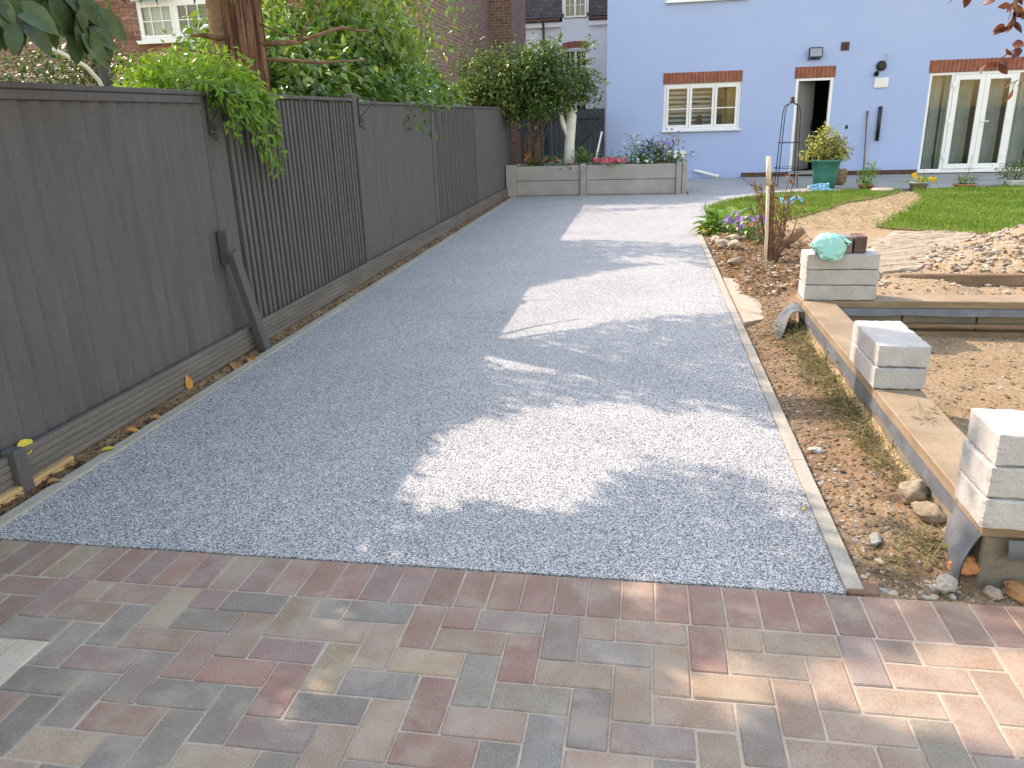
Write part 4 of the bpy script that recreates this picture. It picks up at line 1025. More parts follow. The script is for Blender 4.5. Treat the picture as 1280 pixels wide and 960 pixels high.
# ================================================================== CONCRETE PLANTER
PL = thing('concrete_planter', 'raised concrete planter of posts and panels at the drive end', 'planter', (-.9, 14.9, 0))
for x0, x1 in ((-2.54, -2.36), (-1.165, -1.06), (.555, .645)):
    MB().box(x0, x1, 14.545, 14.665, -.05, .56, .008).build('post', M['planter'], PL)
MB().box(.655, .745, 14.56, 14.68, -.05, .57, .008).build('post', M['planter'], PL)
MB().box(.655, .745, 15.55, 15.67, -.05, .57, .008).build('post', M['planter'], PL)
for a, b in ((-2.358, -1.167), (-1.058, .553)):
    for z in (0.0, .268): MB().box(a, b, 14.585, 14.635, z + .002, z + .264, .01).build('panel', M['planter'], PL)
for z in (0.0, .268): MB().box(.675, .725, 14.685, 15.545, z + .002, z + .264, .01).build('panel', M['planter'], PL)
MB().box(-2.5, .67, 15.58, 15.63, 0, .52, .01).build('back_panel', M['planter'], PL)
e = MB().grid(lambda u, v: (-2.45 + 3.11 * u, 14.64 + .93 * v, .47 + .03 * noi(u * 9, v * 3, 2)), 40, 14).build('soil', M['soil'], PL); a = e.data.attributes.new('zone', 'FLOAT', 'POINT'); a.data.foreach_set('value', [.02] * len(e.data.vertices))

# ================================================================== LEAVES AND PLANTS
def mesh_np(name, V, polys, nper, n, mats, rnd=None, matidx=None):
    """n copies of a leaf template: V (n*nper,3), polys = template faces"""
    me = bpy.data.meshes.new(name)
    V = np.asarray(V, dtype=np.float32).reshape(-1, 3)
    me.vertices.add(len(V)); me.vertices.foreach_set('co', V.ravel())
    tl = np.array([i for p in polys for i in p]); lens = np.array([len(p) for p in polys])
    off = (np.arange(n) * nper)[:, None]
    loops = (tl[None, :] + off).ravel()
    me.loops.add(len(loops)); me.loops.foreach_set('vertex_index', loops.astype(np.int32))
    ls = np.tile(lens, n); st = np.concatenate(([0], np.cumsum(ls)[:-1]))
    me.polygons.add(len(ls)); me.polygons.foreach_set('loop_start', st.astype(np.int32)); me.polygons.foreach_set('loop_total', ls.astype(np.int32))
    for m_ in (mats if isinstance(mats, (list, tuple)) else [mats]): me.materials.append(m_)
    a = me.attributes.new('rnd', 'FLOAT', 'FACE')
    r = nrng.random(n) if rnd is None else rnd
    a.data.foreach_set('value', np.repeat(r, len(polys)).astype(np.float32))
    me.update(calc_edges=True); me.validate(); return me
def unit(a): return a / np.maximum(np.linalg.norm(a, axis=-1, keepdims=True), 1e-9)
SIMPLE = ((0, 1, 2), (0, 2, 3)); MID = ((0, 1, 4), (0, 4, 3), (1, 2, 4), (4, 2, 3))
RICH_T = (0.0, .12, .3, .5, .72, .88, 1.0); RICH_W = (0, .55, .92, 1.0, .74, .36, 0)
def leaf_verts(P, D, N, L, W, kind='mid', fold=.25, curl=.25):
    """P base points, D direction, N upper side; returns verts, faces, verts per leaf"""
    n = len(P); D = unit(D); N = unit(N - D * (N * D).sum(1, keepdims=True)); Sd = np.cross(D, N)
    L = np.broadcast_to(np.asarray(L, float).reshape(-1, 1), (n, 1)); W = np.broadcast_to(np.asarray(W, float).reshape(-1, 1), (n, 1))
    def pt(t, s): return P + D * L * t + Sd * (W * .5 * s) + N * (fold * W * .5 * abs(s)) - N * (curl * L * t * t)
    if kind == 'simple': return np.stack([pt(0, 0), pt(.45, 1), pt(1, 0), pt(.45, -1)], 1), SIMPLE, 4
    if kind == 'mid': return np.stack([pt(0, 0), pt(.42, 1), pt(1, 0), pt(.42, -1), pt(.45, 0)], 1), MID, 5
    vs = [pt(0, 0)]; fs = []
    k = len(RICH_T)
    for i in range(1, k - 1): vs += [pt(RICH_T[i], RICH_W[i]), pt(RICH_T[i], 0), pt(RICH_T[i], -RICH_W[i])]
    vs.append(pt(1, 0)); last = len(vs) - 1
    fs += [(0, 1, 2), (0, 2, 3)]
    for i in range(k - 3):
        a = 1 + 3 * i; fs += [(a, a + 3, a + 4, a + 1), (a + 1, a + 4, a + 5, a + 2)]
    a = 1 + 3 * (k - 3); fs += [(a, last, a + 1), (a + 1, last, a + 2)]
    return np.stack(vs, 1), tuple(fs), len(vs)
def leaves_obj(name, P, D, N, L, W, m, parent=None, kind='mid', fold=.25, curl=.25, rnd=None):
    base = np.array(wloc(parent) if parent else (0, 0, 0))
    V, fs, k = leaf_verts(np.asarray(P, float) - base, np.asarray(D, float), np.asarray(N, float), L, W, kind, fold, curl)
    me = mesh_np(name, V, fs, k, len(V), m, rnd)
    o = bpy.data.objects.new(name, me); COL.objects.link(o); o.parent = parent
    return o
def rv(n): return unit(nrng.normal(size=(n, 3)))

# where the sun gets through the trees onto the drive in the photograph (metres on the ground)
LIT = [[(-0.88, 2.63), (-0.83, 3.31), (-0.52, 3.56), (-0.21, 3.68), (-0.01, 3.69), (0.17, 3.57), (0.38, 3.63), (0.52, 3.47), (0.62, 3.32), (0.62, 2.88), (0.33, 3.08), (0.06, 3.16), (-0.08, 2.98), (-0.17, 2.81), (-0.22, 2.58), (-0.38, 2.59), (-0.55, 2.66), (-0.65, 2.7), (-0.71, 2.53)],
       [(-0.95, 5.0), (-0.95, 6.49), (-0.63, 6.86), (-0.05, 7.42), (0.4, 7.68), (0.62, 7.33), (0.62, 5.77), (-0.03, 5.54), (-0.39, 5.24), (-0.6, 5.01)],
       [(-0.95, 4.5), (-0.77, 4.68), (-0.41, 4.42), (-0.01, 4.25), (-0.09, 4.13), (-0.77, 4.34)],
       [(-1.01, 9.21), (-0.97, 11.06), (-0.69, 11.81), (0.92, 12.51), (0.53, 8.91), (-0.07, 9.18), (-0.7, 9.25)],
       [(-0.29, 7.9), (0.08, 8.04), (0.5, 7.88), (0.08, 7.73)],
       [(-0.73, 12.46), (-0.44, 13.15), (0.96, 13.23), (0.93, 12.74), (-0.1, 12.53)],
       [(0.05, 1.70), (0.30, 1.60), (0.40, 1.68), (0.25, 1.78)], [(0.40, 1.74), (0.62, 1.62), (0.98, 1.58), (1.2, 1.75), (1.05, 1.92), (.7, 1.84)], [(-0.05, 2.06), (0.05, 2.02), (.12, 2.10), (0.0, 2.14)]]
def ground_hit(P):
    return P[:, 0] + P[:, 2], P[:, 1] - 0.6 * P[:, 2]
def in_lit(P, jit=.022):
    gx, gy = ground_hit(P); gx = gx + nrng.normal(0, jit, len(P)); gy = gy + nrng.normal(0, jit, len(P))
    out = np.zeros(len(P), bool)
    for i in range(len(P)):
        x, y = gx[i], gy[i]
        if x > .68 and y > 2.2: out[i] = nrng.random() < (.9 if y > 2.9 else .72); continue
        if -1.0 < x < .7 and y > 8.7 and nrng.random() < .45: out[i] = True; continue
        if -1.1 < x < 1.3 and .9 < y < 13.4:
            for pl in LIT:
                if any(inpoly(x + ox, y + oy, pl) for ox, oy in ((0, 0), (.06, 0), (-.06, 0), (0, .07), (0, -.07))): out[i] = True; break
    return out
def crown(ells, n, clump=.16, per=22, shell=.35):
    """points in clumps through a union of ellipsoids (cx,cy,cz,rx,ry,rz); returns points and outward directions"""
    vol = np.array([e[3] * e[4] * e[5] for e in ells]) ** .75; vol /= vol.sum()
    nc = max(1, n // per); ei = nrng.choice(len(ells), nc, p=vol); E = np.array(ells, float)[ei]
    d = rv(nc); r = nrng.uniform(shell ** 3, 1, (nc, 1)) ** (1 / 3)
    C = E[:, :3] + d * E[:, 3:] * r
    P = np.repeat(C, per, 0) + nrng.normal(0, clump, (nc * per, 3)); O = unit(np.repeat(P[::per] * 0 + d, per, 0) + .5 * rv(nc * per))
    return P, O, C
LM = {}
LM['bright'] = leafmat('leaf_bright_green', [(0, (0.099, 0.232, 0.032)), (0.5, (0.158, 0.314, 0.046)), (0.85, (0.237, 0.394, 0.065)), (1, (0.355, 0.418, 0.078))], .45)
LM['laurel'] = leafmat('leaf_laurel', [(0, (0.054, 0.132, 0.031)), (0.5, (0.101, 0.209, 0.046)), (0.85, (0.171, 0.295, 0.062)), (1, (0.310, 0.372, 0.093))], .32, .30, .5)
LM['dark'] = leafmat('leaf_dark', [(0, (0.030, 0.068, 0.022)), (0.6, (0.061, 0.115, 0.034)), (1, (0.121, 0.176, 0.047))], .25, .4)
LM['big'] = leafmat('leaf_broad_grey_green', [(0, (0.044, 0.083, 0.039)), (0.6, (0.066, 0.116, 0.053)), (1, (0.105, 0.154, 0.061))], .30, .42, .4)
LM['mixed'] = leafmat('leaf_mixed', [(0, (0.050, 0.099, 0.030)), (0.5, (0.091, 0.165, 0.046)), (0.8, (0.198, 0.264, 0.066)), (0.93, (0.429, 0.330, 0.116)), (1, (0.495, 0.165, 0.083))], .3, .4)
LM['narrow'] = leafmat('leaf_narrow', [(0, (0.084, 0.154, 0.035)), (0.5, (0.140, 0.238, 0.049)), (1, (0.238, 0.308, 0.070))], .42, .45)
LM['needle'] = leafmat('conifer_spray', [(0, (0.036, 0.066, 0.024)), (1, (0.084, 0.120, 0.036))], .2, .6)
LM['var'] = leafmat('leaf_variegated', [(0, (.10, .15, .03)), (.4, (.30, .32, .08)), (.75, (.52, .48, .16)), (1, (.62, .56, .26))], .3, .45)
LM['copper'] = leafmat('leaf_copper', [(0, (.07, .022, .022)), (.6, (.13, .042, .035)), (1, (.20, .085, .06))], .35, .45)
LM['grass'] = leafmat('grass_blade', [(0, (0.101, 0.203, 0.034)), (0.6, (0.162, 0.284, 0.047)), (1, (0.324, 0.365, 0.095))], .35, .5)
LM['straw'] = leafmat('dry_grass', [(0, (.22, .17, .09)), (.45, (.34, .28, .15)), (.75, (.20, .22, .10)), (1, (.14, .18, .07))], .2, .8)
LM['dead'] = leafmat('dead_leaf', [(0, (.11, .06, .035)), (.6, (.22, .13, .065)), (1, (.38, .25, .10))], .2, .8)
LM['pink'] = leafmat('petal_pink', [(0, (.60, .06, .12)), (.6, (.72, .13, .19)), (1, (.80, .32, .34))], .3, .6)
LM['purple'] = leafmat('petal_purple', [(0, (.20, .09, .42)), (1, (.38, .22, .62))], .3, .6)
LM['white'] = leafmat('petal_white', [(0, (.30, .24, .45)), (.4, (.75, .74, .78)), (1, (.82, .82, .84))], .3, .6)
LM['yellow'] = leafmat('petal_yellow', [(0, (.72, .42, .02)), (1, (.85, .62, .05))], .3, .6)
LM['orange'] = leafmat('petal_orange', [(0, (.55, .16, .05)), (1, (.72, .30, .12))], .3, .6)
LM['hosta'] = leafmat('leaf_hosta', [(0, (0.066, 0.154, 0.033)), (0.6, (0.121, 0.242, 0.044)), (1, (0.242, 0.363, 0.066))], .35, .4)

def limbs(parent, trunk_top, targets, r0, m, k=14, name='branch', sag=.1):
    m_ = MB()
    for t in targets[:k]:
        a = Vector(trunk_top[rng.randrange(len(trunk_top))]); b = Vector(t); mid = (a + b) / 2 + Vector((rng.uniform(-.1, .1), rng.uniform(-.1, .1), sag))
        q = [a, (a + mid) / 2 + Vector((0, 0, sag * .4)), mid, b]
        smp = np.array([q[i].lerp(q[i + 1], w) for i in range(3) for w in (.1, .25, .4, .55, .7, .85, 1.0)])
        if in_lit(smp, .02).sum() > 0: continue            # limbs that would bar the sunlit patches are left off
        m_.tube(q, [r0, r0 * .75, r0 * .5, r0 * .15], 6)
    return m_.build(name, m, parent, smooth=True)

# ---- shade clumps: foliage of the trees behind the fence through which the sun reaches the drive
def shade_points(y0, y1, nclump, per, spread, xmin=-4.7, xmax=-2.75, view=True):
    out = []; tries = 0
    while len(out) < nclump and tries < nclump * 60:
        tries += 1
        gx = rng.uniform(-1.05, 1.25); gy = rng.uniform(.5, 13.3); xt = rng.uniform(xmin, xmax); z = gx - xt; y = gy + .6 * z
        if not (y0 < y < y1) or z < 1.75: continue
        if gx > .68 and gy > 2.2 and rng.random() < .9: continue
        if any(inpoly(gx, gy, pl) for pl in LIT): continue
        if view and z < 1.4 - .051 * xt + .123 * y + .16: continue
        out.append((xt, y, z))
    C = np.array(out); P = np.repeat(C, per, 0) + nrng.normal(0, spread, (len(C) * per, 3))
    if view: P = P[P[:, 2] > 1.4 - .051 * P[:, 0] + .123 * P[:, 1] + .05]
    return C, P
def leafy(name, P, L, W, m, parent, kind='mid', droop=.5, curl=.25, jitter=.35, lit=True, out=None, rnd=None):
    n = len(P); o = out if out is not None else rv(n) * np.array((1, 1, .5))
    D = unit(o * .8 + rv(n) * .7 + np.array((0, 0, -droop))); N = unit(rv(n) * .8 + np.array((0, 0, 1.1)))
    if lit:
        keep = ~in_lit(P + D * L * .5); P = P[keep]; D = D[keep]; N = N[keep]; n = len(P)
        if rnd is not None: rnd = rnd[keep]
    return leaves_obj(name, P, D, N, L * nrng.uniform(1 - jitter, 1 + jitter, n), W * nrng.uniform(1 - jitter, 1 + jitter, n), m, parent, kind, .25, curl, rnd)

# 1 broad-leaved tree at the near left, its low branch hanging over the fence
T1 = thing('broadleaf_tree', 'broad dark leaved branch hanging over the fence top left', 'tree', (-3.75, 1.55, -.05))
MB().tube([(-3.75, 1.55, -.1), (-3.72, 1.6, 1.2), (-3.68, 1.75, 2.3), (-3.6, 2.0, 3.4), (-3.55, 2.2, 4.4)], [.15, .13, .11, .08, .04], 10).build('trunk', M['bark'], T1, smooth=True)
C1, P1 = shade_points(0.2, 4.7, 210, 22, .20)
leafy('crown', P1, .15, .075, LM['big'], T1, 'mid', .5)
limbs(T1, [(-3.7, 1.7, 2.0), (-3.66, 1.85, 2.7), (-3.6, 2.0, 3.3)], [tuple(c) for c in C1[::9]], .03, M['bark'], 22)
# the visible hanging spray
tw = [[(-3.68, 1.7, 2.25), (-3.0, 2.35, 2.35), (-2.5, 2.75, 2.15), (-2.30, 2.98, 1.92), (-2.22, 3.12, 1.80)],
      [(-3.0, 2.35, 2.35), (-2.65, 2.55, 2.2), (-2.40, 2.65, 2.0), (-2.30, 2.72, 1.84)],
      [(-2.65, 2.65, 2.22), (-2.6, 2.95, 2.12), (-2.5, 3.2, 2.02), (-2.42, 3.42, 1.93)],
      [(-2.75, 2.6, 2.28), (-2.5, 2.6, 2.1), (-2.32, 2.66, 1.92), (-2.22, 2.7, 1.78)], [(-2.5, 2.75, 2.15), (-2.42, 3.0, 2.0), (-2.36, 3.2, 1.86)]]
m_ = MB()
for t_ in tw: m_.tube(t_, [.022 - .016 * i / (len(t_) - 1) for i in range(len(t_))], 6)
m_.build('low_branch', M['bark'], T1, smooth=True)
P = []; D = []; N = []; LL = []
for t_ in tw:
    for s_ in range(1, len(t_)):
        a = np.array(t_[s_ - 1]); b = np.array(t_[s_]); nn = 22 if s_ > 1 else 5
        for q in range(nn):
            p = a + (b - a) * rng.random() + nrng.normal(0, .03, 3)
            P.append(p); d = unit(b - a) * .5 + nrng.normal(0, .35, 3) + np.array((.12, .25, -.85)); D.append(d); N.append(np.array((.75, -.55, .5)) + nrng.normal(0, .22, 3)); LL.append(rng.uniform(.10, .185))
LL = np.array(LL)
leaves_obj('broad_leaves', P, D, N, LL, LL * nrng.uniform(.42, .56, len(LL)), LM['big'], T1, 'rich', .32, .28)

# 2 tall conifer with stringy red bark
T2 = thing('conifer_tree', 'tall conifer trunk with stringy red brown bark behind the fence', 'tree', (-3.05, 6.0, -.05))
def trunk(name, pts, rad, m, parent, n=28, amp=.10, seg=60):
    def f(u, v):
        t = v * (len(pts) - 1); i = min(int(t), len(pts) - 2); w = t - i
        p = Vector(pts[i]).lerp(Vector(pts[i + 1]), w); r = rad[i] + (rad[i + 1] - rad[i]) * w
        a = u * 2 * math.pi; rr = r * (1 + amp * mnoise.noise(Vector((math.cos(a) * 3.2, math.sin(a) * 3.2, p.z * .55))) + amp * .7 * mnoise.noise(Vector((math.cos(a) * 9, math.sin(a) * 9, p.z * 1.4))))
        return (p.x + rr * math.cos(a), p.y + rr * math.sin(a), p.z)
    return MB().grid(f, n * 2, seg).build(name, m, parent, smooth=True)
trunk('trunk', [(-3.05, 6.0, -.1), (-3.04, 6.0, 1.5), (-3.03, 6.0, 3.0), (-3.0, 6.05, 6.0), (-3.0, 6.1, 8.5)], [.20, .15, .14, .10, .03], M['bark_red'], T2, 40, .16)
o = trunk('side_stem', [(-3.20, 5.92, -.1), (-3.195, 5.93, 1.4), (-3.18, 5.94, 2.6), (-3.12, 6.0, 4.5)], [.085, .075, .065, .03], M['oldwood'], T2, 14, .3, 30); o['label'] = 'grey brown stem grown against the red trunk'
m_ = MB()
for (pts_, r) in (([(-2.95, 5.95, 1.98), (-2.7, 6.2, 2.0), (-2.45, 6.5, 2.12), (-2.25, 6.7, 2.10)], .024), ([(-2.93, 6.0, 1.88), (-2.6, 6.35, 1.86), (-2.3, 6.6, 1.88)], .018), ([(-3.15, 5.9, 2.02), (-3.24, 5.76, 2.04), (-3.29, 5.68, 2.03)], .026),
                  ([(-3.15, 5.9, 1.90), (-3.26, 5.78, 1.92), (-3.33, 5.7, 1.94)], .022), ([(-2.7, 6.2, 2.0), (-2.6, 6.2, 2.12), (-2.52, 6.25, 2.25)], .012), ([(-2.95, 5.95, 2.15), (-2.75, 6.1, 2.05), (-2.6, 6.25, 2.02), (-2.5, 6.3, 1.95)], .009)):
    m_.tube(pts_, [r * (1 - .7 * i / (len(pts_) - 1)) for i in range(len(pts_))], 7)
m_.build('dead_branches', M['deadwood'], T2, smooth=True)
C2, P2 = shade_points(4.2, 7.6, 150, 46, .20)
leafy('crown', P2, .11, .035, LM['needle'], T2, 'mid', .7)
limbs(T2, [(-3.04, 6.0, 2.5), (-3.03, 6.0, 3.2), (-3.0, 6.03, 4.2)], [tuple(c) for c in C2[::7]], .026, M['bark'], 20, 'branch', -.05)

# 3 glossy shrub behind the third bay, 4 loose tree with hanging leaves, 5 tall shrub further back
T3 = thing('laurel_shrub', 'glossy green laurel shrub rising above the middle of the fence', 'shrub', (-3.3, 8.3, -.05))
P, O, C = crown([(-3.35, 7.6, 1.75, .62, .8, .52), (-3.3, 8.7, 1.72, .6, .8, .5), (-3.15, 9.7, 1.6, .5, .6, .42), (-3.8, 7.1, 1.6, .55, .6, .42), (-2.75, 8.9, 1.55, .22, .6, .2), (-4.3, 8.8, 2.0, .7, 1.0, .6), (-3.2, 10.4, 1.55, .45, .6, .4), (-3.4, 9.3, 2.15, .5, .9, .4)], 25000, .12)
leafy('crown', P, .105, .05, LM['laurel'], T3, 'mid', .25, out=O)
m_ = MB()
for i in range(7): m_.tube([(-3.3 + rng.uniform(-.2, .2), 8.3 + rng.uniform(-.3, .3), -.05), (-3.3 + rng.uniform(-.4, .4), 8.3 + rng.uniform(-.9, 1.2), 1.6)], [.03, .012], 6)
m_.build('stem', M['bark'], T3)
C3, P3 = shade_points(7.2, 9.8, 110, 26, .2, view=False)
P3 = P3[P3[:, 2] > 2.15]
T4 = thing('weeping_tree', 'loose tree with narrow leaves hanging into the top of the picture', 'tree', (-3.7, 9.6, -.05))
MB().tube([(-3.7, 9.6, -.1), (-3.65, 9.55, 1.5), (-3.62, 9.45, 2.1), (-3.6, 9.4, 2.55)], [.11, .09, .07, .05], 9).build('trunk', M['bark'], T4, smooth=True)
leafy('crown', P3, .13, .045, LM['narrow'], T4, 'mid', 1.0)
limbs(T4, [(-3.63, 9.5, 1.9), (-3.61, 9.42, 2.3), (-3.6, 9.4, 2.5)], [tuple(c) for c in C3[::6]], .024, M['bark'], 18)
P = []; D = []
for s_ in range(130):                                    # hanging sprays in view
    a = np.array((rng.uniform(-3.9, -2.7), rng.uniform(8.5, 12.2), rng.uniform(2.45, 3.1))); ln = rng.uniform(.35, .85)
    dx = nrng.normal(0, .12, 3)
    for q in range(24):
        t = rng.random(); p = a + np.array((dx[0] * t, dx[1] * t, -ln * t)) + nrng.normal(0, .02, 3); P.append(p); D.append(nrng.normal(0, .5, 3) + np.array((0, 0, -.8)))
P = np.array(P); D = np.array(D); keep = ~in_lit(P); P = P[keep]; D = D[keep]; n = len(P)
leaves_obj('hanging_leaves', P, D, rv(n) + np.array((.6, -.6, .6)), nrng.uniform(.08, .14, n), nrng.uniform(.025, .045, n), LM['narrow'], T4, 'mid')
T5 = thing('tall_shrub', 'leafy tree behind the far half of the fence before the brick house', 'tree', (-3.6, 12.0, -.05))
MB().tube([(-3.6, 12.0, -.1), (-3.58, 12.0, 1.2), (-3.56, 11.95, 2.0), (-3.55, 11.9, 2.5)], [.10, .085, .06, .04], 9).build('trunk', M['bark'], T5, smooth=True)
C5, P5 = shade_points(9.4, 15.6, 150, 26, .22, view=False)
P5 = P5[P5[:, 2] > 1.9]
leafy('crown', P5, .11, .05, LM['laurel'], T5, 'mid', .5)
P, O, C = crown([(-3.3, 11.2, 1.8, .5, .9, .5), (-3.9, 12.4, 2.2, .6, .9, .6), (-3.3, 12.6, 1.6, .4, .8, .35)], 6500, .12)
leafy('low_foliage', P, .09, .045, LM['laurel'], T5, 'mid', .3, out=O)
limbs(T5, [(-3.57, 12, 1.7), (-3.55, 11.9, 2.4)], [tuple(c) for c in C5[::6]], .022, M['bark'], 20)

# 6 climber on the fence top
T6 = thing('climbing_plant', 'bright green climber spilling over the fence below the window', 'climber', (-2.75, 4.6, 0))
P, O, C = crown([(-2.82, 4.62, 1.64, .20, .30, .11), (-2.75, 4.95, 1.66, .22, .34, .12), (-3.0, 5.1, 1.68, .24, .36, .14), (-2.62, 4.75, 1.60, .12, .30, .11), (-2.80, 4.32, 1.63, .12, .20, .08)], 4800, .06, 14, .2)
leafy('leaf_mass', P, .058, .022, LM['bright'], T6, 'mid', .35, out=O, rnd=nrng.random(len(P)) ** .8)
P = []; D = []; m_ = MB()
for s_ in range(30):
    y = rng.uniform(4.30, 5.05); t0 = rng.random(); ln = rng.uniform(.12, .30) + .30 * sm(4.4, 5.0, y); dy = rng.uniform(.0, .30)
    pts_ = []
    for q in range(7):
        t = q / 6; pts_.append(Vector((-2.60 + .17 * min(1, t * 2.4) + rng.uniform(-.01, .01), y + dy * t, 1.62 + .05 * math.sin(t * 3) - ln * t * t)))
    m_.tube(pts_, .003, 4)
    for q in range(26):
        t = rng.random() * 5.99; i = int(t); p = pts_[i].lerp(pts_[i + 1], t - i); P.append(np.array(p) + nrng.normal(0, .014, 3)); D.append(nrng.normal(0, .5, 3) + np.array((.3, .2, -.6)))
m_.build('trailing_stems', M['stem'], T6)
P = np.array(P); D = np.array(D); keep = ~in_lit(P); P = P[keep]; D = D[keep]; n = len(P); leaves_obj('trailing_leaves', P, D, rv(n) * .7 + np.array((.8, -.3, .6)), nrng.uniform(.045, .085, n), nrng.uniform(.016, .028, n), LM['bright'], T6, 'mid', rnd=nrng.random(n) * .7)
MB().tube([(-2.75, 4.6, 0), (-2.72, 4.62, .8), (-2.76, 4.6, 1.6)], [.02, .017, .012], 6).build('stem', M['bark'], T6)

# 7 dark conifer hedge plants further left
T7 = thing('dark_shrub', 'dark green bushy shrub below the white brick house window', 'shrub', (-6.1, 9.2, 0))
P, O, C = crown([(-6.6, 9.0, 1.55, .7, .8, .85), (-5.8, 9.3, 1.4, .8, .8, .65), (-7.4, 9.2, 1.5, .8, .8, .8), (-5.0, 9.3, 1.3, .6, .7, .6), (-6.55, 9.0, 2.2, .3, .3, .32)], 12000, .12)
leafy('crown', P, .075, .032, LM['dark'], T7, 'mid', .1, out=O, lit=False)
MB().tube([(-6.1, 9.2, -.05), (-6.1, 9.2, 1.4)], [.06, .03], 7).build('stem', M['bark'], T7)
# white hoop and dark post glimpsed over the fence
tag(MB().tube([(-3.0, 3.86, 1.80), (-3.0, 3.97, 1.765), (-3.0, 4.08, 1.73), (-3.0, 4.17, 1.66), (-3.0, 4.25, 1.45), (-3.0, 4.27, -.05)], .011, 10).build('garden_hoop', M['upvc'], None, (-3.0, 4.27, -.05), True), 'white curved tube showing over the fence under broad leaves', 'hoop')
tag(MB().box(-3.32, -3.28, 4.62, 4.67, -.05, 1.80, .004).build('garden_post', M['fence'], None, (-3.3, 4.64, -.05)), 'thin dark upright post beyond the white curved tube', 'post')

# 8 big shrub in the planter corner
T8 = thing('corner_shrub', 'large bushy shrub on bare stems in the left planter corner', 'shrub', (-2.1, 15.1, .47))
P, O, C = crown([(-2.75, 14.8, 2.0, .62, .6, .45), (-2.05, 14.9, 2.05, .65, .6, .50), (-1.45, 15.0, 1.95, .45, .5, .40), (-2.25, 14.8, 1.7, .7, .5, .30), (-3.1, 14.6, 1.75, .4, .5, .3), (-1.9, 15.0, 2.45, .3, .3, .22), (-1.15, 15.1, 1.75, .25, .3, .12)], 15000, .10)
far = P[:, 0] < -2.3
rn = nrng.random(len(P)); rn = np.where(far, np.clip(rn * .68 + .24, 0, .95), rn * .78)
leafy('crown', P, .075, .042, LM['mixed'], T8, 'mid', .2, out=O, lit=False, rnd=rn)
m_ = MB()
for i in range(16):
    x = rng.uniform(-2.3, -1.85); y = rng.uniform(14.9, 15.3); x2 = x + rng.uniform(-.35, .35)
    m_.tube([(x, y, .45), (x + rng.uniform(-.07, .07), y, .9), (x2, y - .1, 1.5), (x2 + rng.uniform(-.3, .3), y, 2.0)], [.012, .011, .010, .005], 6)
m_.build('stem', M['deadwood'], T8)
P = []; D = []
for s_ in range(60):                                    # loose shoots break the outline
    a = rng.uniform(0, 6.28); e = rng.uniform(-.25, 1.2); d = np.array((math.cos(a) * math.cos(e), math.sin(a) * math.cos(e) * .7, math.sin(e)))
    c = np.array((rng.choice((-2.75, -2.2, -1.7, -1.35)), 14.9, rng.uniform(1.85, 2.25))); r0 = rng.uniform(.35, .5); ln = rng.uniform(.15, .36)
    for q in range(16):
        t = rng.random(); P.append(c + d * (r0 + ln * t) + nrng.normal(0, .018, 3) - np.array((0, 0, .08 * t * t))); D.append(d + nrng.normal(0, .7, 3))
P = np.array(P); n = len(P); leaves_obj('shoots', P, D, rv(n) + np.array((0, 0, .8)), nrng.uniform(.05, .085, n), nrng.uniform(.025, .04, n), LM['mixed'], T8, 'mid', rnd=nrng.random(n) * .8)

# 9 white birch fork
T9 = thing('birch_stump', 'white forked birch trunk standing in the planter', 'stump', (-1.42, 15.1, .45))
trunk('trunk', [(-1.42, 15.1, .42), (-1.41, 15.1, .9), (-1.375, 15.1, 1.25), (-1.35, 15.1, 1.53)], [.105, .098, .092, .088], M['birch'], T9, 12, .06, 16)
MB().lathe([(.0, 0), (.088, 0)], (-1.35, 15.1, 1.528), 16).build('cut_face', M['paleWood'], T9)
trunk('fork', [(-1.42, 15.08, 1.02), (-1.52, 15.07, 1.25), (-1.585, 15.06, 1.47)], [.06, .055, .05], M['birch'], T9, 10, .06, 10)
t = thing('leaning_board', 'white board leaning against the blue house corner behind flowers', 'board', (-1.0, 16.9, 0))
beam((-1.12, 16.6, .02), (-.90, 16.9, 1.05), .09, .03).build('plank', M['upvc'], t)
beam((-1.22, 16.55, .02), (-1.08, 16.6, .62), .10, .03).build('plank', M['oldwood'], t)

